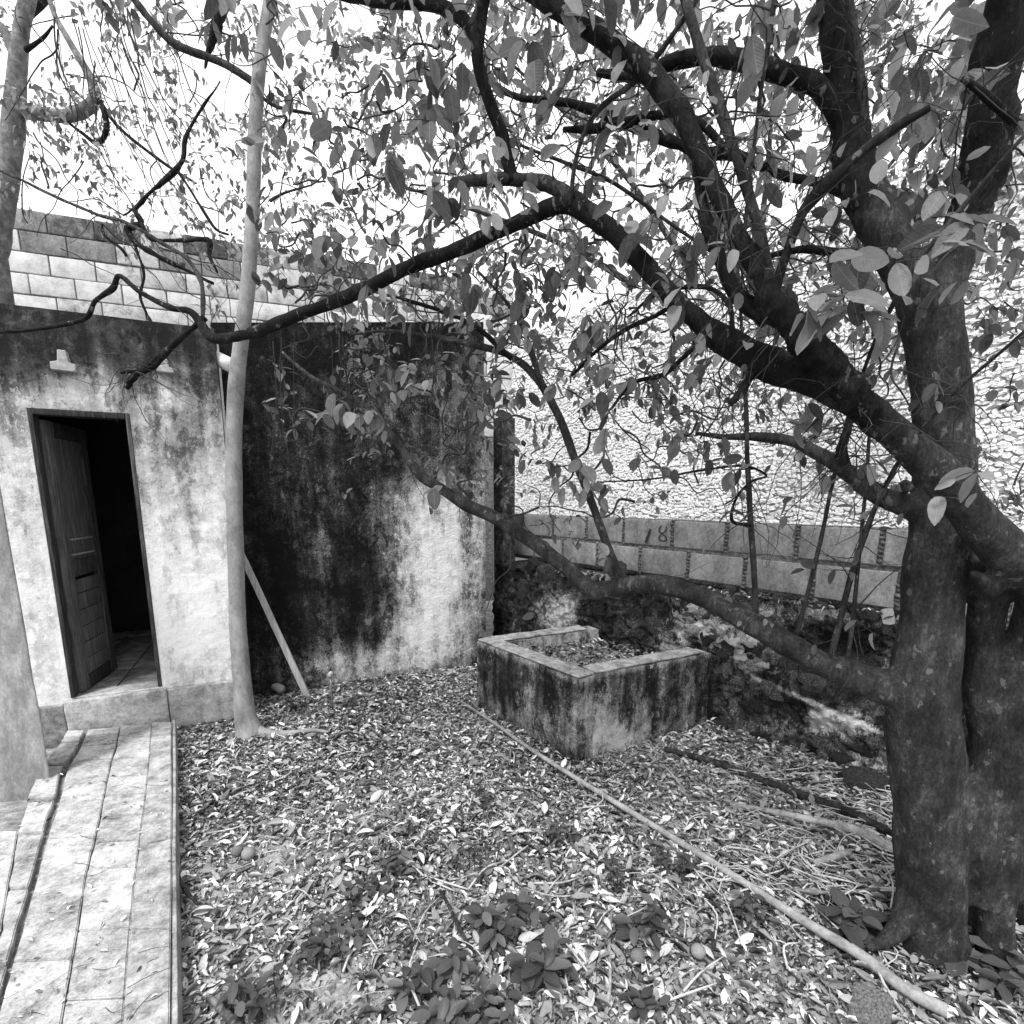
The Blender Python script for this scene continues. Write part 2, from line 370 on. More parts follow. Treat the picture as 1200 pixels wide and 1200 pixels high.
ground = tag(build('ground', V, Fc, M['soil'], None, True), 'bare grey soil of the yard under the fallen leaves', 'ground', kind='structure')

# ------------------------------------------------------------------ stained wall sheets
def wall_sheet(name, O, U, nrm, s0, s1, top, z0, thick, mat, stain, parent, step=.025, hole=None, relief=.004, bowf=1.0):
    """upright slab: front face a fine grid in (s, z) from point O along U; hole=(s0,s1,z0,z1); top may be a function of s"""
    topf = top if callable(top) else (lambda s: top)
    S = list(np.linspace(s0, s1, max(2, int((s1-s0)/step))))
    if hole: S = sorted(set([s for s in S if min(abs(s-hole[0]), abs(s-hole[1])) > step*.4] + [hole[0], hole[1]]))
    nz = int((topf(s0)-z0)/step); zt = topf(s0)
    ZF = [k/nz for k in range(nz+1)]
    if hole:
        for h in (hole[2], hole[3]):
            f = (h-z0)/(zt-z0); ZF = [q for q in ZF if abs(q-f) > .4/nz] + [f]
        ZF = sorted(ZF)
    V = []; st = []
    for zf in ZF:
        for s in S:
            z = z0 + zf*(topf(s)-z0)
            p = O + U*s; p = Vector((p.x, p.y, z))
            e = 0 if (hole and hole[0]-1e-6 <= s <= hole[1]+1e-6 and hole[2]-1e-6 <= z <= hole[3]+1e-6) else 1
            d = relief*(mnoise.noise(p*2.2)*2.2 + mnoise.noise(p*7) + .6*mnoise.noise(p*19))*e
            V.append(p + nrm*d)
            px, py = proj(V[-1]); st.append(stain(px, py, s, z))
    nS = len(S); nf = len(V); Fc = []; holes = set()
    for j in range(len(ZF)-1):
        for i in range(nS-1):
            if hole:
                sm = (S[i]+S[i+1])/2; zm = z0+(ZF[j]+ZF[j+1])/2*(zt-z0)
                if hole[0] < sm < hole[1] and hole[2] < zm < hole[3]: holes.add((i, j)); continue
            Fc.append((j*nS+i, j*nS+i+1, (j+1)*nS+i+1, (j+1)*nS+i))
    # back and edges
    V += [v - nrm*thick for v in V[:nf]]; st += st[:nf]
    nj = len(ZF)-1
    def q(i, j): return j*nS+i
    for j in range(nj):
        for i in range(nS-1):
            if (i, j) in holes: continue
            Fc.append((nf+q(i,j), nf+q(i,j+1), nf+q(i+1,j+1), nf+q(i+1,j)))
            for (di, dj, a, b) in ((-1,0,q(i,j+1),q(i,j)), (1,0,q(i+1,j),q(i+1,j+1)), (0,-1,q(i,j),q(i+1,j)), (0,1,q(i+1,j+1),q(i,j+1))):
                ii, jj = i+di, j+dj
                if ii < 0 or jj < 0 or ii >= nS-1 or jj >= nj or (ii, jj) in holes:
                    Fc.append((a, nf+a, nf+b, b))
    me = mesh(V, Fc, name); recalc(me)
    a = me.attributes.new('stain', 'FLOAT', 'POINT'); a.data.foreach_set('value', np.array(st, np.float32))
    return link(name, me, mat, parent, False)

# ------------------------------------------------------------------ left outbuilding with the open door
FO = Vector((-2.637, 3.68, 0)); FU = Vector((.9063, .4226, 0)); FN = Vector((.4226, -.9063, 0))   # point, along, outwards
DW, DZ0, DZ1, FTOP, CORN = .546, .337, 2.312, 2.93, .56
def stain_front(px, py, s, z):
    v = .90 - .54*smooth(400, 485, py + 10*math.sin(px*.07)) - .16*smooth(480, 640, py) - .16*smooth(600, 760, py)
    v -= .32*blob(px, py, 76, 455, 20, 26) + .25*blob(px, py, 196, 462, 10, 26) + .15*blob(px, py, 30, 465, 20, 9)
    v += .18*blob(px, py, 215, 500, 45, 70) + .12*blob(px, py, 10, 450, 20, 60) + .15*blob(px, py, 235, 790, 60, 12)
    v -= .12*blob(px, py, 230, 700, 40, 60)
    return v
b1 = thing('outbuilding', 'small flat roofed plastered outbuilding with an open wooden door and black stained top', 'building', tuple(FO))
wall_sheet('front_wall', FO, FU, FN, -2.6, CORN, FTOP, 0.0, .14, M['plaster_front'], stain_front, b1, .022, (-DW, 0, DZ0, DZ1), .0035)
BD = -FN*2.25
def prism(name, pts, z0, z1, mat, parent, **k):
    c = [Vector((p[0], p[1], z0)) for p in pts] + [Vector((p[0], p[1], z1)) for p in pts]
    return rough_box(name, c, mat, parent, **k)
A0 = FO + FU*CORN; A1 = FO - FU*2.6
prism('side_wall', [A0-FN*.143, A0+BD, A0+BD-FU*.14, A0-FN*.143-FU*.14], 0, FTOP-.01, M['plaster_tank'], b1, bev=.01)
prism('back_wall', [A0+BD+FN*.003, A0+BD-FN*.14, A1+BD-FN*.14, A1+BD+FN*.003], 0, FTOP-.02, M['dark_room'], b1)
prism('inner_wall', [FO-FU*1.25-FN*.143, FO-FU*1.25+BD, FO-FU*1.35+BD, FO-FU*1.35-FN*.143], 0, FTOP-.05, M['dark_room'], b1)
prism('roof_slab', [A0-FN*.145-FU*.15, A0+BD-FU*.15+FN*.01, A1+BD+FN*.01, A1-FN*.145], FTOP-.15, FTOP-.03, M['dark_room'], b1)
fl = prism('floor', [A0-FU*.15-FN*.002, A0+BD-FU*.15+FN*.01, A1+BD+FN*.01, A1-FN*.002], .05, DZ0-.022, M['dark_room'], b1)
for i in range(7):             # floor tiles seen through the door
    for j in range(5):
        o = FO - FU*(.02+.3*j-.3) - FN*(.16+.3*i-.12)
        prism('floor_tile', [o, o-FN*.29, o-FN*.29-FU*.29, o-FU*.29], DZ0-.0215, DZ0-.004+.002*random.random(), M['room_floor'], fl, cuts=0, bev=.003, amp=0)
# threshold step and plinth
prism('threshold', [FO+FU*.03+FN*.05, FO+FU*.03+FN*.004, FO-FU*(DW+.03)+FN*.004, FO-FU*(DW+.03)+FN*.05], .02, DZ0-.004, M['paving'], b1, cuts=4, bev=.012, amp=.006, seed=3)
prism('door_sill', [FO-FU*.004-FN*.0, FO-FU*.004-FN*.155, FO-FU*(DW-.004)-FN*.155, FO-FU*(DW-.004)-FN*.0], DZ0-.06, DZ0+.002, M['paving'], b1, cuts=3, bev=.006, amp=.003, seed=4)
prism('plinth', [A0+FU*.02+FN*.045, A0+FU*.02+FN*.004, FO+FU*.035+FN*.004, FO+FU*.035+FN*.045], .0, DZ0-.012, M['paving_edge'], b1, cuts=5, bev=.012, amp=.006, seed=5)
prism('plinth', [FO-FU*(DW+.035)+FN*.035, FO-FU*(DW+.035)+FN*.004, FO-FU*2.3+FN*.004, FO-FU*2.3+FN*.035], .0, DZ0-.03, M['paving_edge'], b1, cuts=5, bev=.012, amp=.006, seed=6)
# door frame: jambs, head
def bar(name, a, b, wu, wn, z0, z1, mat, parent, **k):
    return prism(name, [a+FN*wn[0], a+FN*wn[1], b+FN*wn[1], b+FN*wn[0]], z0, z1, mat, parent, **k)
bar('door_jamb', FO-FU*.002, FO-FU*.026, 0, (.006,-.10), DZ0+.004, DZ1-.004, M['wood'], b1, cuts=2, bev=.003, amp=.002)
bar('door_jamb', FO-FU*(DW-.026), FO-FU*(DW-.002), 0, (.006,-.10), DZ0+.004, DZ1-.004, M['wood'], b1, cuts=2, bev=.003, amp=.002)
bar('door_head', FO-FU*.0265, FO-FU*(DW-.0265), 0, (.008,-.10), DZ1-.038, DZ1-.004, M['wood'], b1, cuts=2, bev=.003, amp=.002)
# door leaf: swung inwards, hinged on the left jamb
hinge = FO - FU*(DW-.04) - FN*.085
LD = Vector((-.30, .954, 0)).normalized(); LN = Vector((LD.y, -LD.x, 0))       # along the leaf, its face towards the camera's right
def lbox(name, l0, l1, z0, z1, t0, t1, mat, parent, **k):
    p = lambda l, t: hinge + LD*l + LN*t
    return prism(name, [p(l0,t0), p(l1,t0), p(l1,t1), p(l0,t1)], z0, z1, mat, parent, **k)
LW, LZ0, LZ1, LM = .56, DZ0+.012, DZ1-.06, DZ0+.86
door = lbox('door_leaf', .0, .10, LZ0, LZ1, -.018, .018, M['wood_mid'], b1, cuts=2, bev=.003, amp=.002)   # hinge stile
lbox('stile', LW-.09, LW, LZ0, LZ1, -.018, .018, M['wood'], door, cuts=2, bev=.003, amp=.002)
for z0, z1 in ((LZ0, LZ0+.09), (LM-.02, LM+.10), (LZ1-.10, LZ1)):
    lbox('rail', .1005, LW-.0905, z0, z1, -.017, .017, M['wood'], door, cuts=1, bev=.003, amp=.002)
nb = 6
for k in range(nb):                     # lower boards
    za = LZ0+.092 + k*(LM-.025-LZ0-.092)/nb
    lbox('board', .1005, LW-.0905, za+.003, za+(LM-.025-LZ0-.092)/nb-(.02 if k == nb-1 else .002), -.009, .008+.002*(k % 2), M['wood_mid'], door, cuts=1, bev=.003, amp=.0015, seed=k)
lbox('panel', .1005, LW-.0905, LM+.102, LZ1-.102, -.010, .004, M['wood_mid'], door, cuts=3, bev=.002, amp=.004, seed=11)
for za in (LM+.13, LM+.24):
    lbox('glazing_bar', .1005, LW-.0905, za, za+.012, -.012, .0105, M['wood_light'], door, cuts=0, bev=.002, amp=0)
# two stepped cleats on the front wall above the door
def front_pt(px, py, off=0.0):
    d = ray(px, py); o = Vector((0,0,EYE)); t = (FO - o).dot(FN)/d.dot(FN); return o + d*t + FN*off
for (cx_, cy_, w_, h_, lab) in ((76, 424, 30, 28, 'larger pale stepped bracket above the door'), (194, 430, 24, 19, 'smaller pale stepped bracket right of the door')):
    c = front_pt(cx_, cy_); ss = (c-FO).dot(FU); zz = c.z; m_ = 3.45/F*.76
    W2 = w_*m_/2; H = h_*m_
    prof = [(-W2,-H*.5),(W2,-H*.55),(W2*.98,-H*.16),(W2*.5,-H*.10),(W2*.36,H*.5),(-W2*.3,H*.52),(-W2*.42,-H*.05),(-W2,-H*.12)]
    n_ = len(prof); V = [FO+FU*(ss+a)+FN*d+Vector((0,0,zz+b)) for d in (-.01, .05) for a, b in prof]
    Fc = [tuple(range(n_-1,-1,-1)), tuple(range(n_, 2*n_))] + [(i, (i+1) % n_, n_+(i+1) % n_, n_+i) for i in range(n_)]
    me = mesh(V, Fc); recalc(me); bm = bmesh.new(); bm.from_mesh(me); bmesh.ops.bevel(bm, geom=list(bm.edges), offset=.004, segments=1, affect='EDGES'); bm.to_mesh(me); bm.free()
    tag(link('bracket', me, M['paint_white'], b1, False), lab)
# overflow pipe at the corner
pa = front_pt(238, 408, -.13); pb = at(276, 431, 3.98)
tag(tube('drain_pipe', [(*pa, .052), (*(pa*.5+pb*.5), .052), (*pb, .052)], M['pipe_white'], None, 16, 0), 'white drain pipe crossing behind the slim pale trunk at roof height', 'pipe')
# grey leaning post at the far left
pz = [onz(4, 938, 0), onz(60, 934, 0)]
lp0, lp1 = pz; dpt = Vector((-.35, .30, 0)).normalized()*.22
top0 = at(-60, 470, lp0.y+.02); top1 = at(-12, 470, lp1.y+.05)
mid = lambda a, b, t: a*(1-t)+b*t
V = [lp0+Vector((-.02,-.02,-.05)), lp1+Vector((.03,-.01,-.05)), lp1+dpt, lp0+dpt, top0+Vector((0,0,.3)), top1+Vector((-.02,0,.3)), top1+dpt+Vector((-.02,0,.3)), top0+dpt+Vector((0,0,.3))]
tag(rough_box('post', V, M['render_grey'], None, cuts=9, bev=.015, amp=.006, seed=21), 'leaning grey rendered post at the left edge beside the walkway', 'post')

# ------------------------------------------------------------------ the dark stained block house behind
TB = Vector((-2.01, 4.41, 0)); TU = Vector((1.605, .78, 0)).normalized(); TN = Vector((TU.y, -TU.x, 0))
TS0, TS1 = -.36, 1.93
def ttop(s): return 3.13 + .14*s/1.0*1.0
def stain_tank(px, py, s, z):
    v = .85
    v -= .84*blob(px, py, 515, 665, 58, 85) + .25*blob(px, py, 500, 590, 55, 30)
    v -= .22*blob(px, py, 378, 640, 11, 75) + .12*blob(px, py, 350, 560, 40, 80)
    v -= .45*blob(px, py, 400, 785, 75, 28) + .42*blob(px, py, 500, 755, 60, 38) + .2*blob(px, py, 568, 560, 10, 150)
    v -= .18*blob(px, py, 470, 470, 70, 50) + .16*blob(px, py, 540, 480, 30, 90)
    v += .16*blob(px, py, 545, 650, 7, 80) + .12*blob(px, py, 420, 690, 26, 60) + .1*blob(px, py, 320, 700, 30, 100) + .1*smooth(470, 380, py)
    return v
b2 = thing('block_house', 'tall blank plastered block house stained black with one pale patch', 'building', tuple(TB))
wall_sheet('front_wall', TB, TU, TN, TS0, TS1, ttop, 0, .14, M['plaster_tank'], stain_tank, b2, .02, None, .005)
B0 = TB+TU*TS1; B1 = TB+TU*TS0; BB = -TN*1.9
def wedge(name, pts, z1, mat, parent, **k):
    c = [Vector((p[0], p[1], 0)) for p in pts] + [Vector((p[0], p[1], z)) for p, z in zip(pts, z1)]
    return rough_box(name, c, mat, parent, **k)
wedge('side_wall', [B0-TN*.144, B0+BB, B0+BB-TU*.14, B0-TN*.144-TU*.14], [ttop(TS1)-.01]*4, M['mortar_dark'], b2, bev=.01)
wedge('side_wall', [B1-TN*.144, B1+BB, B1+BB+TU*.14, B1-TN*.144+TU*.14], [ttop(TS0)-.01]*4, M['mortar_dark'], b2, bev=.01)
wedge('back_wall', [B0+BB-TN*.003, B0+BB-TN*.14, B1+BB-TN*.14, B1+BB-TN*.003], [ttop(TS1)-.02, ttop(TS1)-.02, ttop(TS0)-.02, ttop(TS0)-.02], M['mortar_dark'], b2, bev=.01)
c = []
for dz in (-.16, -.05):
    for p, s in ((B0-TU*.145-TN*.145, TS1), (B0-TU*.145+BB+TN*.003, TS1), (B1+TU*.145+BB+TN*.003, TS0), (B1+TU*.145-TN*.145, TS0)): c.append(Vector((p.x, p.y, ttop(s)+dz)))
rough_box('roof_slab', c, M['mortar_dark'], b2)

# ------------------------------------------------------------------ block walls: every block its own piece
def block_wall(name, label, P0, P1, z0, courses, bh, bl, thick, bmat, mmat, joint=.018, rec=.012, amp=.003, top_fn=None, jit=.006, core='mortar', coping=None, seed=0, cuts=2, bev=.008):
    U = (P1-P0); Lh = U.length; U = U/Lh; Nn = Vector((U.y, -U.x, 0))
    if Nn.dot(-P0) < 0: Nn = -Nn
    t = thing(name, label, 'wall', tuple(P0)); rr = random.Random(seed); out = []
    zt = z0+courses*bh
    a, b = P0-Nn*(thick-.004), P0-Nn*rec; c_, d_ = P1-Nn*rec, P1-Nn*(thick-.004)
    rough_box(core, [Vector((*p.xy, z0-.02)) for p in (a,b,c_,d_)] + [Vector((*p.xy, zt-.01)) for p in (a,b,c_,d_)], mmat, t, cuts=6, bev=0, amp=.004, seed=seed)
    for k in range(courses):
        s = -bl*(.5 if k % 2 else .02) - bl*rr.uniform(0,.1)
        while s < Lh:
            l = bl*rr.uniform(.95, 1.06); s0 = max(0, s+joint/2); s1 = min(Lh, s+l-joint/2); s += l
            if s1-s0 < .05: continue
            pr = rr.uniform(-jit, jit); za = z0+k*bh+joint/2+rr.uniform(-.003,.003); zb = z0+(k+1)*bh-joint/2+rr.uniform(-.003,.003)
            q = [P0+U*s0+Nn*pr, P0+U*s0-Nn*thick, P0+U*s1-Nn*thick, P0+U*s1+Nn*(pr+rr.uniform(-.003,.003))]
            o = rough_box('block', [Vector((*p.xy, za)) for p in q] + [Vector((*p.xy, zb)) for p in q], bmat(k) if callable(bmat) else bmat, t, cuts=cuts, bev=bev, amp=amp, seed=rr.random()*50)
            out.append((o, k, s0, s1))
    return t, U, Nn, out
# pale wall behind the buildings
WA, WB = Vector((-6.6, 6.30, 0)), Vector((.02, 8.85, 0)); WTOP = 5.08; WBH = .235
wt, wu, wn, wblocks = block_wall('back_wall', 'pale concrete block wall rising behind the flat roofed outbuildings', WA, WB, WTOP-WBH*10, 10, WBH, .47, .15,
    lambda k: M['coping'] if k == 9 and random.random() < .6 else (M['grey_block'] if k >= 8 and random.random() < .5 else M['white_block']), M['mortar_dark'], joint=.014, rec=.02, jit=.008, seed=4, cuts=1)
Wb = Vector((0,0,0)); q = [WA-wn*.004, WA-wn*.145, WB-wn*.145, WB-wn*.004]
rough_box('lower_wall', [Vector((*p.xy, 0)) for p in q]+[Vector((*p.xy, WTOP-WBH*10-.004)) for p in q], M['mortar_dark'], wt)
# grey wall on top of the old bank, right
GA, GB = at(606, 700, 5.82), at(650, 700, 5.75); GA = Vector((-.03, 6.43, 0)); GB = Vector((3.05, 2.25, 0))
GTOP, GBH = 1.562, .262
gt, gu, gn, gblocks = block_wall('boundary_wall', 'low grey concrete block wall with thick mortar joints on top of the bank', GA, GB, GTOP-GBH*2, 2, GBH, .525, .14, M['grey_block'], M['mortar'], joint=.034, rec=.010, amp=.004, seed=9, cuts=3)
# squeezed mortar in the upright joints
for k in range(2):
    row = sorted([b for b in gblocks if b[1] == k], key=lambda b: b[2])
    for i in range(len(row)-1):
        sm = (row[i][3]+row[i+1][2])/2; V, Fc = [], []
        for j in range(9):
            z = GTOP-GBH*2+k*GBH + GBH*(j+.5)/9
            p = GA+gu*(sm+random.uniform(-.009,.009))
            ang = random.uniform(-.5,.5); d = gu*math.cos(ang)+Vector((0,0,math.sin(ang)))
            c0 = Vector((p.x,p.y,z))-gn*.006
            tube_geo(np.array([(*(c0-d*.018), .007),(*(c0+gn*random.uniform(-.006,.006)), random.uniform(.007,.013)),(*(c0+d*.018), .007)]), 6, V, Fc, .6, 40, j)
        build('mortar_joint', V, Fc, M['mortar'], gt, True)
# the painted stroke and figure on one block
def on_g(px, py, off):
    d = ray(px, py); o = Vector((0,0,EYE)); t = (GA+gn*off-o).dot(gn)/d.dot(gn); return o+d*t
def strokes(name, lines, wid):
    V, Fc = [], []
    for ln in lines:
        c = catmull([on_g(x, y, .012) for x, y in ln], 5); b = len(V)
        for i in range(len(c)):
            tt = c[min(i+1, len(c)-1)]-c[max(i-1, 0)]; tt /= np.linalg.norm(tt); sd = np.cross(tt, np.array(gn))*wid*random.uniform(.75,1.2)
            V += [tuple(c[i]+sd), tuple(c[i]-sd)]
        Fc += [(b+2*i, b+2*i+1, b+2*i+3, b+2*i+2) for i in range(len(c)-1)]
    return build(name, V, Fc, M['paint_black'], gt, False)
tag(strokes('painted_figure', [[(762,620),(759,629),(756,636)]], .013), 'painted slash and figure eight')
strokes('painted_figure', [[(775,616),(772,621),(775,625),(780,629),(781,633),(776,634),(772,631),(775,626),(780,622),(781,617)]], .007)

# sunlit rubble wall beyond, right
KA, KB = Vector((.02, 8.82, 0)), Vector((5.0, 1.9, 0)); KU = (KB-KA).normalized(); KN = Vector((KU.y, -KU.x, 0)); KN = KN if KN.dot(-KA) > 0 else -KN
kt = thing('rubble_wall', 'high pale rubble stone wall in bright light beyond the low grey wall', 'wall', tuple(KA))
KL = (KB-KA).length; KTOP = 4.25
q = [KA, KA-KN*.3, KB-KN*.3, KB]
rough_box('wall_core', [Vector((*p.xy, 0)) for p in q]+[Vector((*p.xy, KTOP)) for p in q], M['rubble_core'], kt, cuts=8, amp=.01)
def rubble_stones():
    rr = random.Random(5); V, Fc = [], []; z = .9
    while z < KTOP-.02:
        h = rr.uniform(.026, .042); s = rr.uniform(-.05, 0)
        while s < KL:
            l = rr.choice((.025,.035,.05,.08))*rr.uniform(.8,1.3); hh = h*rr.uniform(.7, 1.5)
            c = KA+KU*(s+l/2)+Vector((0,0,z+h/2+rr.uniform(-.014,.014)))
            d = rr.uniform(.003,.013); b = len(V); m = 6; tl = rr.uniform(-.3,.3)
            for ring, (f, o_) in enumerate(((1.0,-.01),(.9,d*.8),(.6,d))):
                for k in range(m):
                    a = 2*math.pi*k/m; rad = 1.06+rr.uniform(-.3,.3)
                    x = math.cos(a)*l*.5*f*rad; y = math.sin(a)*hh*.5*f*rad
                    V.append(c+KU*(x*math.cos(tl)-y*math.sin(tl))+Vector((0,0,x*math.sin(tl)+y*math.cos(tl)))+KN*(o_+rr.uniform(-.004,.004)))
            for ring in range(2):
                for k in range(m):
                    a0 = b+ring*m+k; a1 = b+ring*m+(k+1) % m; Fc.append((a0, a1, a1+m, a0+m))
            Fc.append(tuple(b+2*m+k for k in range(m)))
            s += l*.93
        z += h*.95
    me = mesh(V, Fc); recalc(me)
    return tag(link('stones', me, M['rubble'], kt, False), kind='stuff')
rubble_stones()
# dark pillar closing the corner behind the block house
PC = at(591, 600, 5.95); hw = .105
c = []
for z in (0, 2.62):
    for a in (0, 90, 180, 270):
        aa = R(a+45+35); c.append(Vector((PC.x+math.cos(aa)*hw*1.2, PC.y+math.sin(aa)*hw*1.2, z)))
tag(rough_box('pillar', c, M['stone_dark'], None, cuts=6, bev=.008, amp=.006, seed=31), 'dark stained narrow pillar between block house and low grey wall', 'pillar')

# ------------------------------------------------------------------ old rubble bank carrying the grey wall
KB0 = Vector((1.485, 3.81, 0)); BU = Vector((.68, -.733, 0)).normalized(); BN = Vector((-BU.y*-1, 0, 0))
BN = Vector((BU.y, -BU.x, 0)); BN = BN if BN.dot(-KB0) > 0 else -BN       # towards the yard
bt = thing('rubble_bank', 'old blackened stone and plaster bank under the grey wall, behind the tub', 'bank', tuple(KB0))
def bank_off(s, z):      # how far the face stands behind the foot line at height z
    gback = max(.05, (KB0+BU*s-GA).dot(gn))
    base = .02+.10*z
    o = base + .06*mnoise.noise(Vector((s*2.1, z*2.6, 4))) + .05*abs(mnoise.noise(Vector((s*5, z*6, 8)))) + .03*abs(mnoise.noise(Vector((s*11, z*14, 2)))) + .012*mnoise.noise(Vector((s*28, z*28, 2)))
    px, py = proj(KB0+BU*s-BN*base+Vector((0,0,z)))
    o += .12*blob(px, py, 960, 765, 70, 22)          # hollow under the ledge
    crack = abs(py - (735 + (px-830)*.62)); o += -.05*smooth(30, 0, crack-8)*(1 if 790 < px < 1100 else 0)
    return o
def stain_bank(px, py):
    v = .86
    v -= .75*blob(px, py, 653, 722, 22, 22) + .62*blob(px, py, 870, 760, 32, 34) + .5*blob(px, py, 815, 735, 26, 18) + .3*blob(px, py, 780, 765, 40, 26)
    v -= .62*blob(px, py, 990, 850, 40, 16) + .5*blob(px, py, 960, 838, 16, 8) + .35*blob(px, py, 905, 855, 30, 14) + .3*blob(px, py, 1010, 895, 50, 16) + .4*blob(px, py, 960, 718, 90, 13)
    cr_ = abs(py-(795+(px-885)*.43)); v -= .55*smooth(5, 0, cr_)*(1 if 880 < px < 1050 else 0)
    v -= .25*blob(px, py, 845, 860, 30, 14)
    return v
S_ = np.linspace(-2.6, 2.2, 340); Z_ = np.linspace(-.06, 1.0, 84); V = []; st = []
def bank_top(s): return 1.0+.025*mnoise.noise(Vector((s*3, 1, 5)))
for zf in Z_:
    for s in S_:
        z = zf*bank_top(s); p = KB0+BU*s-BN*bank_off(s, max(z,0)); p.z = z; V.append(p); st.append(stain_bank(*proj(p)))
nS = len(S_); Fc = [(j*nS+i, j*nS+i+1, (j+1)*nS+i+1, (j+1)*nS+i) for j in range(len(Z_)-1) for i in range(nS-1)]
b_ = len(V); jt = (len(Z_)-1)*nS
for s in S_:                                       # ledge back to the wall and beyond
    for d in (.18, .6):
        p = KB0+BU*s-BN*(bank_off(s, 1.0)+d); p.z = bank_top(s)+.01; V.append(p); st.append(stain_bank(*proj(p)))
for i in range(nS-1):
    Fc.append((jt+i, jt+i+1, b_+2*(i+1), b_+2*i)); Fc.append((b_+2*i, b_+2*i+2, b_+2*i+3, b_+2*i+1))
me = mesh(V, Fc); a = me.attributes.new('stain', 'FLOAT', 'POINT'); a.data.foreach_set('value', np.array(st, np.float32))
link('bank_face', me, M['plaster_bank'], bt, False)
def stone_mesh(seed, sub=2):
    bm = bmesh.new(); bmesh.ops.create_icosphere(bm, subdivisions=sub, radius=1)
    for v in bm.verts:
        d = v.co.copy(); k = 1+.4*mnoise.noise(d*1.3+Vector((seed*5.3,0,0)))+.2*mnoise.noise(d*3.1+Vector((0,seed*3.3,0)))+.1*mnoise.noise(d*7+Vector((0,seed*3.3,9)))
        v.co = Vector((max(-.8,min(.8,d.x*k)), max(-.8,min(.8,d.y*k)), max(-.75,min(.75,d.z*k))))
    me = bpy.data.meshes.new('stone'); bm.to_mesh(me); bm.free(); me.materials.append(M['stone_dark'])
    me.polygons.foreach_set('use_smooth', [False]*len(me.polygons)); return me
STONES = [stone_mesh(i, 3) for i in range(7)]
STONES_P = []
for i in range(5):
    m_ = STONES[i].copy(); m_.materials.clear(); m_.materials.append(M['stone_pale']); STONES_P.append(m_)
def put(name, me, loc, rot, sc, parent=None):
    o = bpy.data.objects.new(name, me); COL.objects.link(o); o.location = loc; o.rotation_euler = rot; o.scale = sc
    if parent: o.parent = parent; o.location = Vector(loc)-Vector(parent.location)
    return o
def on_bank(px, py):
    d = ray(px, py); o = Vector((0,0,EYE)); base = KB0
    for _ in range(3):
        t = (base-o).dot(BN)/d.dot(BN); p = o+d*t; s = (p-KB0).dot(BU); base = KB0-BN*bank_off(s, max(0, min(1, p.z)))
    return p
rr = random.Random(12)
pale = [(872,772,20,13),(850,758,13,15)]
for _ in range(64):
    t_ = rr.random(); cx_ = 795+95*t_+rr.uniform(-10,14); cy_ = 712+62*t_+rr.uniform(-16,20); k_ = rr.choice((2.5,3.5,5,7)); pale.append((cx_, cy_, k_*rr.uniform(.9,1.6), k_*rr.uniform(.7,1.1)))
dark = [(718,668,11,9),(640,672,13,10),(665,668,10,8),(690,690,12,8),(622,665,9,8),(610,690,10,12),(745,720,13,9),(765,735,12,9),(790,745,10,12),(700,715,12,8),(925,780,16,10),(950,800,14,9),(905,810,14,10),(880,830,14,8),(930,835,12,8),(960,870,16,8),(1010,880,15,8),(850,850,12,7),(890,865,12,7),(985,890,14,7)]
for lst, ms in ((pale, STONES_P), (dark, STONES)):
    for (x, y, rx, ry) in lst:
        p = on_bank(x, y); k = p.y/F
        put('stone', rr.choice(ms if ms is STONES or rr.random() < .72 else STONES), p-BN*(.05 if ms is STONES else rr.uniform(.03,.065)), (rr.uniform(-.3,.3), rr.uniform(-.6,.6), math.atan2(BU.y, BU.x)+rr.uniform(-.3,.3)), (rx*k*1.35, .07+.02*rr.random(), ry*k*1.3), bt)
for i in range(46):       # loose stones along the ledge
    s = -1.7+3.8*i/45+rr.uniform(-.03,.03); p = KB0+BU*s-BN*(bank_off(s,1)+rr.uniform(-.01,.10)); k = rr.uniform(.02,.045)
    put('stone', rr.choice(STONES if rr.random() < .7 else STONES_P), (p.x, p.y, bank_top(s)+.012), (rr.uniform(0,3), rr.uniform(0,3), rr.uniform(0,3)), (k*1.6, k, k*.75), bt)

# ------------------------------------------------------------------ the concrete tub
TF = Vector((.428, 3.17, 0)); TL = Vector((-.281, 4.08, 0)); TR = Vector((1.395, 3.66, 0)); TH = .575
eL = (TL-TF); lL = eL.length; eL = eL/lL; eR = (TR-TF); lR = eR.length; eR = eR/lR
tub = thing('washing_tub', 'square stained concrete tub holding dead leaves against the bank', 'tub', tuple(TF))
def stain_tl(px, py, s, z): return .84 - .35*blob(px, py, 676, 845, 7, 60) - .12*blob(px, py, 590, 830, 30, 20) - .3*blob(px, py, 640, 850, 40, 25) - .35*smooth(762, 752, py-(px-560)*.39) - .25*blob(px, py, 620, 808, 6, 6) + .1*blob(px, py, 615, 790, 10, 25)
def stain_tr(px, py, s, z): return .70 - .55*blob(px, py, 700, 850, 26, 40) - .3*blob(px, py, 725, 870, 30, 20) - .35*blob(px, py, 683, 830, 10, 60) - .2*blob(px, py, 760, 860, 30, 20) + .12*blob(px, py, 740, 800, 40, 16) - .3*smooth(803, 795, py+(px-675)*.19)
def stain_in(px, py, s, z): return .34
def stain_rim(px, py, s, z): return .22
nL = Vector((-eL.y, eL.x, 0)); nL = nL if nL.dot(TF-TR) > 0 else -nL
nR = Vector((-eR.y, eR.x, 0)); nR = nR if nR.dot(TF-TL) > 0 else -nR
th = .15
def tub_wall(name, O, U, nn, L, fn, z1=TH, mat='plaster_tub'):
    return wall_sheet(name, O, U, nn, 0, L, lambda s: z1+.004*mnoise.noise(Vector((s*9, L, 1))), -.03, th, M[mat], fn, tub, .016, None, .009)
tub_wall('tub_wall', TF, eL, nL, lL, stain_tl)
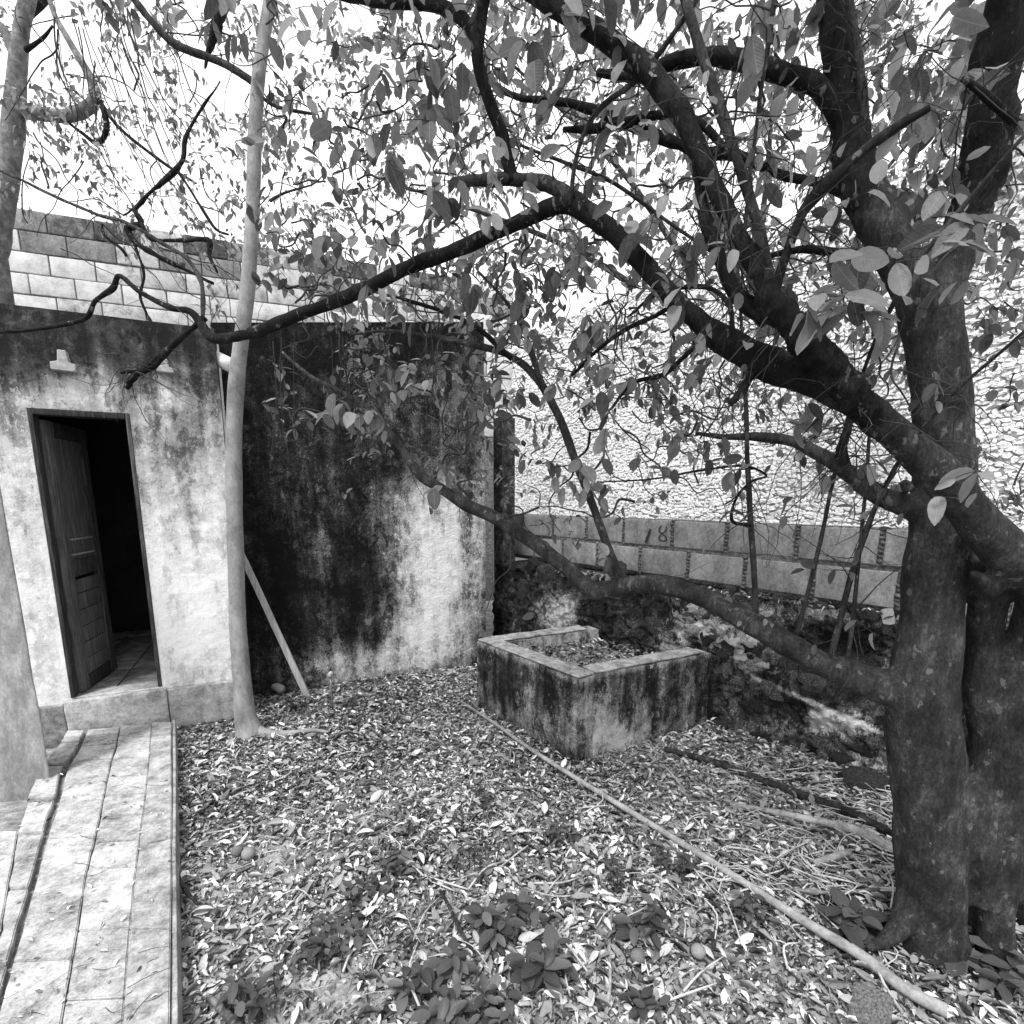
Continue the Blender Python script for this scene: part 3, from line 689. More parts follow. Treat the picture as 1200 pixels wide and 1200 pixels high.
tub_wall('tub_wall', TF-nL*(th+.003), eR, nR, lR-.0, stain_tr)
TBk = TL+(TR-TF)
tub_wall('tub_wall', TL-nL*(th+.003)-eL*.0-Vector((0,0,0))+eR*0, eR, -nR, lR*.9, stain_in)
def rim(name, O, U, inw, L):
    q = [O+inw*.004, O+U*L+inw*.004, O+U*L+inw*(th-.003), O+inw*(th-.003)]
    return rough_box(name, [Vector((*p.xy, TH+.006)) for p in q]+[Vector((*p.xy, TH+.024)) for p in q], M['rim'], tub, cuts=9, bev=.008, amp=.008, seed=O.x)
rim('rim', TF, eL, -nL, lL); rim('rim', TF-nL*(th+.012), eR, -nR, lR-.1); rim('rim', TL-nL*(th+.012), eR, nR, lR*.78)
q = [TF-nL*th-nR*th, TL-nL*th+nR*0, TL+eR*lR*.95, TF+eR*lR*.95-nR*th]
rough_box('fill', [Vector((*p.xy, .0)) for p in q]+[Vector((*p.xy, .455)) for p in q], M['soil'], tub, cuts=6, amp=.02)

# ------------------------------------------------------------------ paved walkway up to the door
WZ = .125
walk = tag(rough_box('walkway', [onz(x, y, 0)+Vector((0,0,-.03)) for x, y in ((-160,1500),(180,1500),(201,868),(84,868))] + [Vector((*onz(x, y, WZ).xy, WZ-.03)) for x, y in ((-160,1500),(190,1500),(199,842),(78,860))], M['soil'], None, cuts=0, bev=.0, amp=0), 'raised walkway of cracked pale slabs leading to the door', 'walkway', kind='structure')
def interp(tab, y):
    if y <= tab[0][1]: return tab[0][0]
    for (x0, y0), (x1, y1) in zip(tab, tab[1:]):
        if y <= y1: return x0+(x1-x0)*(y-y0)/(y1-y0)
    return tab[-1][0]+(tab[-1][0]-tab[-2][0])/(tab[-1][1]-tab[-2][1])*(y-tab[-1][1])
C0 = [(80,853),(68,872),(48,895),(35,925),(21,974),(10,1036),(0,1090),(-22,1200)]
C1 = [(103,852),(94,875),(79,900),(68,945),(59,968),(50,1005),(40,1038),(30,1075),(-6,1200)]
C2 = [(141,849),(137,870),(127,907),(118,955),(110,990),(100,1030),(92,1085),(72,1200)]
C3 = [(178,846),(176,875),(172,925),(166,970),(160,1015),(152,1090),(144,1200)]
C4 = [(201,840),(201,880),(201,1000),(199,1200)]
CM = [(-60,960),(-90,1100),(-140,1200)]
def slab(name, ca, cb, ya, yb, gap, seed, mat, tilt, slope=0.0, dz=0.0):
    """quad between two column lines and two image rows, laid on the walkway plane"""
    rr = random.Random(seed); n = 7; L = []; Rr = []
    for k in range(n+1):
        y = ya+(yb-ya)*k/n
        xa, xb = interp(ca, y)+1.2*mnoise.noise(Vector((y*.06, ca[0][0], 0))), interp(cb, y)+1.2*mnoise.noise(Vector((y*.06, cb[0][0], 0)))
        L.append(onz(xa, y+slope, WZ)); Rr.append(onz(xb, y-slope, WZ))
    ctr = sum(L+Rr, Vector())/len(L+Rr); out = []
    z = WZ+dz+rr.uniform(-.002, .002)
    ring = L+Rr[::-1]
    top = []
    for p in ring:
        d = (ctr-p); d = d*(gap*rr.uniform(.5,1.5)/max(d.length,.01)); q = p+d; top.append(Vector((q.x, q.y, z+(q.x-ctr.x)*tilt[0]+(q.y-ctr.y)*tilt[1])))
    V = top+[Vector((p.x, p.y, p.z-.045)) for p in top]; m = len(top)
    Fc = [tuple(range(m)), tuple(range(2*m-1, m-1, -1))]+[(i, m+i, m+(i+1) % m, (i+1) % m) for i in range(m)]
    me = mesh(V, Fc); recalc(me); bm = bmesh.new(); bm.from_mesh(me)
    bmesh.ops.bevel(bm, geom=[e for e in bm.edges if e.calc_length() > .001], offset=.004, segments=2, affect='EDGES'); bm.to_mesh(me); bm.free()
    return link(name, me, mat, walk, False)
for ci, (ca, cb, rows, gap, sl) in enumerate([(C0, [(x-1.5-4.5*smooth(855,900,y), y) for x, y in C1], [855,869,896,937,975,1040,1130,1260,1500], .007, 0), (C1, C2, [853,861,873,890,911,938,982,1050,1125,1230,1500], .0022, 1.5), (C2, C3, [849,861,888,909,931,955,986,1017,1088,1170,1300,1500], .0016, 1.5)]):
    for k in range(len(rows)-1):
        slab('paving_slab', ca, cb, rows[k], rows[k+1], gap, ci*40+k, M['paving'], (random.uniform(-.016,.016)+(.05 if ci == 0 else 0), random.uniform(-.016,.016)), sl)
for k, (a_, b_) in enumerate(((846,930),(930,1090),(1090,1500))):
    slab('kerb_slab', C3, C4, a_, b_, .002, 200+k, M['paving_edge'], (0,0), 0, .004)
for k, (a_, b_) in enumerate(((972,1000),(1000,1090),(1090,1200),(1200,1500))):
    slab('paving_slab', CM, C0, a_, b_, .003, 230+k, M['paving'], (0,.004), 0, -.006)
q0, q1 = onz(201, 842, WZ), onz(195, 1500, WZ)
dd = (q1-q0).normalized(); sd = Vector((-dd.y, dd.x, 0)); sd = sd if sd.x > 0 else -sd
rough_box('kerb', [Vector((*p.xy, -.03)) for p in (q0+sd*.004, q1+sd*.004, q1+sd*.03, q0+sd*.03)]+[Vector((*p.xy, WZ-.012)) for p in (q0+sd*.004, q1+sd*.004, q1+sd*.022, q0+sd*.022)], M['paving_edge'], walk, cuts=7, bev=.004, amp=.005)

# ------------------------------------------------------------------ the big tree on the right
tree_base = onz(1090, 1106, 0)
tree = thing('spreading_tree', 'large dark multi-stemmed tree on the right spreading crooked limbs over the yard', 'tree', tuple(tree_base))
TK = []      # trunk pieces, fused into one skin
TRUNK = [
 [(1092,1125,46,1.74),(1090,1085,42,1.75),(1090,1030,43,1.76),(1088,960,46,1.77),(1085,890,47,1.78),(1080,820,44,1.78),(1086,760,41,1.78),(1093,700,40,1.78),(1102,620,40,1.78),(1106,540,38,1.80),(1102,470,37,1.82),(1094,400,37,1.84),(1086,340,39,1.86),(1080,300,36,1.88)],
 [(1170,1150,30,1.66),(1167,1110,24,1.69),(1163,1060,27,1.71),(1164,1000,40,1.74),(1168,940,44,1.76),(1176,880,44,1.76),(1195,800,38,1.74),(1230,740,46,1.70),(1245,690,50,1.66),(1220,655,46,1.63)],
 [(1128,1070,22,1.80),(1124,1020,34,1.80),(1122,975,44,1.79),(1126,930,44,1.79),(1132,900,30,1.79)],
 [(1168,880,26,1.78),(1152,820,24,1.78),(1152,760,23,1.77),(1160,700,24,1.74),(1172,655,26,1.68)],
 [(1085,815,36,1.78),(1050,808,31,1.79),(1015,798,26,1.82),(975,782,23,1.87)],
 [(1098,605,30,1.78),(1062,592,24,1.79),(1035,583,20,1.82),(1005,564,19,1.86)],
 [(1230,690,44,1.62),(1190,655,44,1.60),(1150,615,40,1.59),(1105,560,37,1.59),(1060,518,33,1.60),(1015,480,31,1.62)],
 [(1078,1040,22,1.75),(1060,1078,17,1.73),(1040,1100,11,1.71),(1015,1112,5,1.69)], [(1100,1090,28,1.71),(1108,1120,18,1.68),(1118,1140,8,1.64)],
 [(1150,1060,14,1.69),(1156,1000,13,1.68),(1162,950,9,1.70)], [(1200,1040,26,1.86),(1212,1090,26,1.86)],
 [(1088,380,26,1.86),(1062,320,28,1.90),(1038,275,28,1.95),(1014,225,28,2.0)],
 [(1092,370,26,1.86),(1116,305,27,1.84),(1140,240,29,1.82)],
 [(1165,690,16,1.64),(1146,676,9,1.61),(1138,671,6,1.60)], [(1066,575,10,1.75),(1058,563,7,1.74)],
]
V, Fc = [], []
for i, t_ in enumerate(TRUNK): tube_geo(px_curve(t_, 9, k={4: .72, 5: .60, 6: .58}.get(i, .79)), 20, V, Fc, .07, 5.0, i*2.0)
trunk = build('trunk', V, Fc, M['bark'], tree, True)
md = trunk.modifiers.new('remesh', 'REMESH'); md.mode = 'VOXEL'; md.voxel_size = .011; md.use_smooth_shade = True
md = trunk.modifiers.new('smooth', 'SMOOTH'); md.factor = .5; md.iterations = 5
BR = []      # (points, sides, material, knob)
def branch(pts, mat='bark_dark', sides=10, knob=.14, sub=7, name='branch', parent=None, wob=.004, fr=11.0, girth=None, backlit_in=None):
    k = .80 if name in ('trunk', 'root', 'stem') or parent not in (None, tree) else (.5 if name == 'shoot' else .565)
    if name == 'dead_branch': k = .5
    if girth: k = girth
    c = px_curve(pts, sub, wob, len(BR), k); BR.append(c)
    old = 1.0 if mat == 'bark_dark' else 0.0  # bark_dark limbs carry the painted backlit darkness from end to end
    o = tube(name, c, M['bark'] if mat == 'bark_dark' else M[mat], parent or tree, sides, knob, fr, len(BR)*1.3)
    if mat in ('bark', 'bark_dark'):
        tt = np.linspace(0, 1, len(c)); backlit_f = np.clip(tt/backlit_in, 0, 1) if backlit_in else np.full(len(c), old)  # painted backlit darkness fades in from the limb's start
        at_ = o.data.attributes.new('backlit', 'FLOAT', 'POINT'); at_.data.foreach_set('value', np.repeat(backlit_f, sides).astype(np.float32))
    return o
limb = branch([(1075,530,22,1.60),(1050,510,30,1.60),(1012,478,30.5,1.61),(960,448,31,1.64),(910,432,34,1.68),(872,412,30,1.72),(832,388,23,1.78),(790,350,19,1.84),(745,300,18,1.92),(705,262,19,1.98),(662,240,17,2.04),(605,262,14,2.12),(545,288,14,2.2),(480,312,13,2.3),(420,342,14,2.4),(382,358,12,2.46),(330,376,11,2.54),(290,392,10.5,2.6),(250,397,10,2.66),(236,380,8.5,2.7),(222,365,6.5,2.72),(198,360,5.5,2.76),(165,343,5,2.8),(140,324,4.5,2.84),(132,338,5.5,2.86),(112,352,4.5,2.88),(100,373,4.5,2.9),(60,383,3.8,2.95),(20,388,3.4,3.0),(-40,392,3,3.05)], 'bark', sides=14, knob=.13, backlit_in=.14)
branch([(700,256,17,1.98),(672,232,15,2.02),(640,216,14,2.06),(600,210,12,2.12),(562,212,12,2.16),(530,213,9,2.2)], 'bark', sides=12, knob=.2)
branch([(602,214,13,2.12),(594,185,13,2.12),(588,155,14,2.1),(572,115,13,2.08),(560,70,12,2.06),(561,30,14,2.04),(572,-30,14,2.0),(590,-120,12,1.95)], sides=12)
branch([(562,50,12,2.06),(540,20,12,2.1),(505,5,12,2.15),(450,2,12,2.2),(400,-6,10,2.3)], sides=10)
branch([(1035,500,16,1.60),(1015,482,27,1.585),(990,455,30,1.57),(955,410,30,1.55),(925,375,29,1.55),(900,345,24,1.56),(880,310,16,1.58)], sides=22, knob=.26, sub=14, fr=26, wob=.008)          # gnarled broken limb
branch([(905,360,22,1.6),(880,305,18,1.62),(852,250,17,1.66),(828,195,18,1.7),(800,135,22,1.74),(758,85,22,1.8),(705,42,20,1.86),(640,0,19,1.94),(560,-50,17,2.05)], sides=14)
branch([(910,355,14,1.6),(892,280,11,1.62),(868,200,11,1.66),(838,110,11,1.7),(818,50,10,1.74),(803,0,10,1.78),(790,-60,9,1.8)], 'bark', sides=10)
branch([(905,350,12,1.58),(922,300,12,1.56),(940,250,11,1.54),(968,218,11,1.52),(1012,178,10,1.5),(1050,150,9,1.48),(1088,127,7,1.47)], sides=10, knob=.25)
branch([(900,375,18,1.6),(865,345,16,1.64),(842,300,14,1.68),(825,250,12,1.72),(815,190,9,1.76)], sides=10)
branch([(1040,285,18,1.94),(1026,255,25,1.97),(1005,200,27,2.0),(990,120,23,2.04),(982,60,21,2.08),(974,0,19,2.12),(968,-80,17,2.2)], 'bark', sides=14, name='stem', backlit_in=.3)
branch([(1012,180,14,1.98),(1008,100,9,1.98),(1003,50,7,1.98),(996,0,7,2.0)], 'bark', sides=8)
branch([(995,150,20,2.02),(960,105,18,2.04),(925,88,18,2.08),(880,74,17,2.12),(835,66,16,2.2),(790,72,14,2.28),(745,90,10,2.35),(700,85,7,2.4)], sides=12)
branch([(1010,230,14,2.0),(965,215,10,2.04),(915,205,9,2.1),(868,183,10,2.16),(820,178,11,2.22),(765,158,11,2.3),(705,132,10,2.38),(650,118,8,2.46),(605,113,6,2.52),(560,90,4,2.6)], sides=10, knob=.22)
branch([(860,185,8,2.16),(800,135,8,2.22),(700,150,8,2.36),(660,152,5,2.42)], sides=8)
branch([(1126,268,18,1.83),(1138,242,27,1.81),(1150,205,30,1.79),(1160,140,30,1.76),(1168,70,28,1.74),(1178,0,26,1.7),(1190,-90,22,1.66)], 'bark', sides=14, name='stem', backlit_in=.3)
branch([(1200,150,9,1.5),(1160,118,9,1.48),(1128,92,5,1.46)], sides=8)
branch([(1040,295,10,1.95),(980,296,9,2.0),(940,292,8,2.05),(900,300,5,2.1)], sides=8)
low = branch([(1030,802,15,1.81),(1005,794,22,1.83),(952,772,20,1.92),(900,742,20,2.0),(850,712,18,2.1),(800,692,16,2.22),(755,684,15,2.32),(715,690,15,2.42),(692,690,14,2.48),(660,662,12.5,2.56),(620,632,11.5,2.66),(580,607,11,2.76),(548,592,11,2.84),(522,576,9,2.92),(492,556,8.5,3.0),(470,525,7,3.06),(442,492,6,3.12),(410,466,5,3.2),(362,440,3.5,3.28),(330,412,2.5,3.35)], 'bark', sides=14, knob=.09, girth=.70)
branch([(735,690,11,2.38),(722,668,9,2.4),(705,620,8.5,2.42),(682,560,8.5,2.46),(655,490,8.5,2.5),(630,445,8,2.54),(602,420,7,2.58),(560,405,6.5,2.64),(500,394,5,2.7),(450,388,3.5,2.78),(410,392,2,2.84)], 'bark', sides=10)
branch([(640,462,7,2.52),(625,420,6,2.5),(612,385,5,2.5),(590,350,4,2.5),(560,318,2.5,2.5)], 'bark', sides=8)
branch([(600,420,6,2.58),(560,385,5,2.6),(510,362,4,2.62),(470,350,3,2.66),(440,343,2,2.7)], sides=8)
branch([(1020,574,10,1.85),(1000,560,17,1.865),(970,538,14,1.9),(930,518,11,1.96),(885,512,9,2.02),(850,512,6,2.08),(815,508,4,2.14)], 'bark', sides=10)
branch([(990,552,12,1.88),(985,528,10,1.86),(992,505,8,1.82),(998,480,7,1.78)], 'bark', sides=8)
branch([(880,440,16,1.68),(866,462,9,1.68),(855,474,5,1.68)], sides=8, knob=.3)
branch([(800,350,6,1.86),(770,370,5,1.95),(735,385,5,2.05),(700,410,4,2.12),(670,440,3,2.2)], sides=7)
branch([(830,388,7,1.8),(800,420,6,1.9),(775,440,5,2.0),(740,450,4,2.1),(715,480,3,2.2)], sides=7)
branch([(860,395,6,1.74),(850,350,5,1.9),(815,335,5,2.1),(770,345,4,2.2),(735,372,3,2.3)], sides=7)
# dead forked spur above the door
branch([(240,372,7,2.7),(215,392,6,2.7),(195,412,5.5,2.7),(178,430,6,2.7),(158,440,7,2.7),(148,455,6,2.7)], 'bark_dark', sides=8, knob=.3)
branch([(190,415,5,2.7),(170,432,4,2.7),(142,437,3.5,2.7)], 'bark_dark', sides=7, knob=.3)
branch([(238,372,4,2.72),(238,345,4.5,2.8),(232,322,4.5,2.9),(215,300,4,3.0),(190,285,4,3.1),(150,262,3.5,3.2),(110,250,3.2,3.3),(60,228,3,3.4),(0,200,2.5,3.5),(-50,185,2.5,3.6)], 'bark', sides=7)
for pts in ([(933,745,6,1.96),(948,690,5,1.96),(962,630,5,1.94),(975,570,4.5,1.9),(987,520,4,1.86),(1000,470,4,1.8),(1030,390,5,1.5),(1075,310,6,1.4),(1130,240,6,1.35),(1190,170,5,1.3),(1220,140,5,1.3)],
            [(973,772,8,1.88),(985,725,7,1.88),(1002,660,6.5,1.86),(1022,605,6,1.82),(1040,565,5.5,1.76),(1060,530,5,1.68),(1080,508,4,1.6)],
            [(992,775,6,1.87),(998,735,5,1.87),(1006,660,4,1.86),(1014,580,4,1.84),(1018,520,4,1.8),(1022,470,3,1.75)],
            [(886,728,7,2.04),(883,660,7,2.04),(879,600,6.5,2.04),(876,540,5.5,2.02),(874,470,5,2.0),(870,400,4,1.98),(866,320,3,1.95)],
            [(1078,508,3.5,1.55),(1100,480,3.5,1.5),(1135,445,4,1.42),(1170,415,4,1.36),(1215,375,4,1.3)],
            [(870,300,5,1.62),(878,220,4,1.6),(890,120,5,1.58),(903,40,6,1.56),(910,-20,6,1.55)],
            [(888,345,3,1.52),(862,300,3,1.5),(845,240,3,1.5),(838,190,2.5,1.5),(850,130,2,1.5)],
            [(668,240,6,2.0),(676,180,5,1.95),(700,130,6,1.9),(750,90,6,1.85),(800,25,6,1.8),(830,-20,5,1.8)],
            [(610,170,3,2.1),(660,190,4,2.1),(720,215,4.5,2.05),(790,265,4,2.0),(840,300,4,1.95)]):
    branch(pts, 'bark', sides=7, knob=.08, name='shoot', wob=.002)
branch([(880,616,4,2.04),(858,610,4,2.0),(862,585,3.5,2.0),(880,565,3.5,2.0),(898,557,3,2.0),(870,546,3,2.02),(820,552,2.5,2.06),(760,562,2,2.12),(700,565,1.5,2.2)], sides=6, name='shoot')

# canopy: twigs that carry leaves ----------------------------------------------------------------------
class Crown:
    def __init__(s): s.P=[]; s.D=[]; s.U=[]; s.S=[]; s.tw=[]
    def twig(s, p, d, length, nleaf, size, droop=.5, rad=.0022, steps=6):
        p = np.array(p, float); d = np.array(d, float); d /= np.linalg.norm(d); rows = [(*p, rad)]; seg = length/steps
        for k in range(steps):
            d = d + RNG.normal(0, .28, 3) + np.array([0,0,-droop*.12]); d /= np.linalg.norm(d); q = p+d*seg
            m = max(1, int(round(nleaf/steps))) if nleaf >= steps else (1 if RNG.random() < nleaf/steps else 0)
            for _ in range(m):
                side = np.cross(d, RNG.normal(0,1,3)); side /= np.linalg.norm(side)+1e-9
                ld = side*.8 + d*.5 + np.array([0,0,-droop]); pos = p+(q-p)*RNG.random()
                s.P.append(pos); s.D.append(ld); s.U.append(np.array([0,0,1.])+RNG.normal(0,.45,3)); s.S.append(size*RNG.uniform(.6,1.25))
            p = q; rows.append((*p, rad*(1-.8*(k+1)/steps)))
        s.tw.append(np.array(rows))
    def finish(s, parent, templates, big, mat, mat_single, singles, twmat, sides=3):
        P, D, U, S = map(np.array, (s.P, s.D, s.U, s.S)); n = len(P); rnd = RNG.random(n)
        keep = np.ones(n, bool)
        if singles:
            px = np.array([proj(p) for p in P]); dist = np.linalg.norm(P-np.array([0,0,EYE]), axis=1)
            inf = (px[:,0] > 0) & (px[:,0] < 1200) & (px[:,1] > 0) & (px[:,1] < 1200) & (P[:,1] > .3)
            sc = np.where(inf, S/dist, 0); top = np.argsort(-sc)[:singles]; keep[top] = False
            mes = []
            for T, Fc_ in big:
                me = mesh(T, Fc_, 'leaf'); me.materials.append(mat_single); me.polygons.foreach_set('use_smooth', [True]*len(me.polygons)); mes.append(me)
            X, Y, Z = frames(D, U); pl = np.array(parent.location)
            for i in top:
                o = bpy.data.objects.new('leaf', mes[i % len(mes)]); COL.objects.link(o); o.parent = parent
                Mx = np.eye(4); Mx[:3,0] = X[i]*S[i]; Mx[:3,1] = Y[i]*S[i]; Mx[:3,2] = Z[i]*S[i]; Mx[:3,3] = P[i]-pl
                o.matrix_basis = Matrix(Mx.tolist())
        k = keep; tag(leaf_mesh('foliage', templates, P[k], D[k], U[k], S[k], rnd[k], mat, parent), kind='stuff')
        V, Fc_ = [], []
        for r in s.tw: tube_geo(r, sides, V, Fc_, 0, cap=False)
        tag(build('twigs', V, Fc_, twmat, parent, True), kind='stuff')
COVER = [  # rough share of each 100 px square that leaves fill, rows from the top
 [.20,.30,.22,.42,.58,.64,.64,.62,.62,.64,.76,.80],
 [.36,.36,.28,.46,.64,.64,.62,.54,.56,.64,.76,.78],
 [.08,.26,.30,.54,.54,.56,.58,.54,.52,.62,.78,.74],
 [0,0,.06,.40,.46,.66,.64,.58,.52,.66,.46,.40],
 [0,0,0,.16,.58,.64,.46,.56,.46,.28,.12,.20],
 [0,0,0,0,.07,.28,.16,.22,.14,.10,.0,.26]]
near = Crown(); farl = Crown(); farb = Crown()
def fill(cr, x0, y0, c, Y0, Y1, L, per, droop, wpx=100):
    Ym = (Y0+Y1)/2; A = .30*(L*F/Ym)**2; n = -math.log(1-c)*wpx*wpx/A/per; n = int(n)+(RNG.random() < n % 1)
    for q_ in range(int(n)):
        if q_ % 5 == 0: cx_, cy_, cY = x0+RNG.random()*wpx, y0+RNG.random()*wpx, RNG.uniform(Y0, Y1)
        sp_ = .10*F/cY
        p = at(cx_+RNG.normal(0, sp_), cy_+RNG.normal(0, sp_), max(1.2, cY+RNG.normal(0, .10)))
        d = RNG.normal(0, 1, 3); d[2] = d[2]*.5-.1
        cr.twig(p-Vector(d).normalized()*.08, d, per*L*.42, per, L, droop, .0016 if L > .06 else .003)
for j, row in enumerate(COVER):
    for i, c in enumerate(row):
        if c <= 0: continue
        x, y = i*100, j*100
        if i < 3 and j < 4: fill(farl, x, y, min(.8, c*1.55), 5.0, 6.6, .08, 8, .55)
        elif j < 3:
            if i == 3: fill(farl, x, y, c*.5, 5.2, 7.0, .085, 8, .5)
            fill(farb, x, y, c*.62, 9.6, 11.5, .13, 9, .4); fill(near, x, y, c*.42, 3.4, 4.6, .075, 8, .5)
            fill(near, x, y, c*(.50 if i < 5 else .62), 1.7, 3.4, .078, 7, .6)
        else:
            fill(near, x, y, c*.8, 2.9, 3.9, .06, 7, .5); fill(near, x, y, c*.55, 1.7, 2.9, .07, 6, .6)
for i in range(-2, 15):      # the crown goes on above and beside the frame
    for j in range(-5, 0):
        fill(near, i*100, j*100, .34 if i > 2 else .12, 1.6, 3.4, .085, 8, .5)
for i in range(12, 15):
    for j in range(0, 5): fill(near, i*100, j*100, .4, 1.6, 3.0, .08, 8, .5)
# clusters that read singly in the photograph: x, y, depth, spread px, leaves, leaf length
for (x, y, Y, sp, n, L) in [(995,360,1.22,30,9,.088),(960,330,1.3,30,7,.08),(1040,300,1.25,25,5,.07),(1160,560,1.2,30,10,.06),(1110,300,1.3,30,6,.08),(1150,310,1.35,25,5,.08),(1180,100,1.5,30,8,.08),
        (490,160,1.9,14,5,.10),(435,60,1.9,20,6,.085),(600,95,1.8,12,4,.10),(640,50,1.8,25,8,.09),(440,190,2.0,22,9,.085),(515,245,2.0,18,6,.08),(720,160,1.7,8,3,.085),(660,300,2.1,30,9,.085),(690,310,1.95,20,6,.085),(565,330,2.1,20,7,.08),(540,350,2.3,25,8,.07),
        (660,560,2.5,22,9,.075),(690,565,2.4,16,7,.075),(640,550,2.5,14,5,.07),(510,565,2.8,12,5,.10),(520,550,2.8,12,4,.09),(425,425,3.0,25,12,.075),(405,410,3.0,18,9,.07),(450,420,2.9,20,9,.075),(500,420,2.9,25,10,.07),(530,470,2.9,25,10,.07),(560,480,2.7,22,9,.08),(585,500,2.6,16,6,.075),
        (750,470,2.2,25,8,.075),(780,500,2.1,22,8,.075),(760,540,2.1,20,7,.07),(915,590,1.9,12,3,.07),(870,735,2.0,14,10,.04),(880,725,2.0,12,8,.04),(330,240,2.6,20,8,.085),(375,290,2.5,22,9,.085),(360,320,2.5,22,9,.075),(320,170,2.8,16,6,.08),(1090,435,1.5,10,5,.045),(1105,425,1.5,10,4,.04),
        (930,480,1.7,20,6,.08),(700,370,2.0,25,9,.07),(620,350,2.2,25,10,.07),(1120,250,1.5,30,9,.085),(1060,130,1.7,40,14,.085),(1080,60,1.6,40,12,.09),(1030,200,1.6,30,8,.08),(880,30,1.5,30,8,.085),(940,120,1.6,20,5,.08),(1000,330,1.5,30,8,.085)]:
    for k in range(max(1, n//3)):
        p = at(x+random.gauss(0, sp*.5), y+random.gauss(0, sp*.5), Y+random.uniform(-.06,.06))
        near.twig(p, RNG.normal(0,1,3)*np.array([1,1,.5]), .10, 3, L, .8, .0016, 4)
# bare hanging twigs off the limbs
def hang(cr, pts, r=1.0, wob=.006):
    n = len(pts); cr.tw.append(px_curve([(x, y, r*(1.15-.85*i/n), Y) for i, (x, y, Y) in enumerate(pts)], 4, wob, len(cr.tw)))
for _ in range(700):
    c = BR[RNG.integers(len(BR))]; p = c[RNG.integers(3, len(c)), :3]
    d = RNG.normal(0, 1, 3); d[2] += .3
    near.twig(p, d, RNG.uniform(.12, .5), 1 if proj(p)[0] > 430 and RNG.random() < .5 else 0, .06, .5, RNG.uniform(.0012, .003), 8)
for x in (398, 402, 407, 412, 330, 345, 388): hang(near, [(x, 395, 3.0), (x+RNG.uniform(-2,4), 440, 3.0), (x+RNG.uniform(-3,6), 490+RNG.uniform(-20,40), 3.0)], .8)
for (x, y, l) in ((320,400,150),(505,380,110),(545,470,130),(910,440,70),(935,520,110),(822,480,90),(1000,400,120),(855,300,180)): hang(near, [(x, y, 2.2), (x+4, y+l*.5, 2.2), (x+RNG.uniform(-8,8), y+l, 2.2)], .8)
for j, row in enumerate(COVER):
    for i, c in enumerate(row):
        if i < 3 or c < .12: continue
        for _ in range(int(9*c+2)):
            x, y = i*100+RNG.random()*100, j*100+RNG.random()*100; Y = RNG.uniform(1.9, 3.6); a = RNG.uniform(0, 6.28); rows = []; l = RNG.uniform(9, 20)
            for k in range(RNG.integers(5, 11)):
                rows.append((x, y, Y)); b = a+RNG.normal(0, .6); a += RNG.normal(0, .12); x += math.cos(b)*l; y += math.sin(b)*l; Y += RNG.normal(0, .04)
            hang(near, rows, RNG.uniform(.7, 1.9))
near.finish(tree, LEAF_T, LEAF_BIG, M['leaf'], M['leaf_single'], 300, M['twig'], 4)

# ------------------------------------------------------------------ slim pale tree in the middle left
pb_ = onz(291, 862, 0)
slim = thing('slim_tree', 'slim smooth pale tree trunk standing at the corner of the outbuilding', 'tree', tuple(pb_))
Ys = pb_.y
trk = branch([(291,868,24,Ys),(291,856,19,Ys),(287,836,14.5,Ys),(284,800,12.5,Ys),(279,740,11.5,Ys),(277,680,11,Ys),(275,600,11,Ys),(274,520,11,Ys),(277,450,11,Ys),(284,390,10,Ys),(291,330,10,Ys),(296,250,9.5,Ys),(298,180,9.5,Ys),(302,100,9,Ys),(310,40,8.5,Ys),(317,-10,8,Ys),(330,-120,7.5,Ys),(345,-260,6.5,Ys),(370,-420,5,Ys)], 'bark_pale', 16, .035, 7, 'trunk', slim, 0, 5)
branch([(291,852,11,Ys),(308,859,8,Ys+.0),(335,860,5.5,Ys-.02),(365,856,3.5,Ys),(385,858,2,Ys)], 'bark_pale', 8, .15, 6, 'root', slim, .004)
for pts in ([(302,100,6,Ys),(280,85,5,Ys),(255,72,5,Ys),(225,60,5.5,Ys),(200,48,5.5,Ys),(180,28,5,Ys),(158,0,5,Ys),(130,-40,4,Ys)], [(300,108,3,Ys),(325,125,2.5,Ys),(370,134,2,Ys)], [(320,-40,5,Ys),(380,-120,4,Ys-.2),(450,-200,3,Ys-.4)], [(330,-140,5,Ys),(270,-240,4,Ys-.2),(230,-320,3,Ys-.4)]):
    branch(pts, 'bark', 7, .1, 6, 'branch', slim)
sl = Crown()
for _ in range(90):
    p = at(RNG.uniform(180, 560), RNG.uniform(-520,-150), Ys+RNG.uniform(-.6,.6)); sl.twig(p, RNG.normal(0,1,3), .3, 8, .085, .5)
sl.finish(slim, LEAF_T, LEAF_BIG, M['leaf_far'], None, 0, M['twig'])

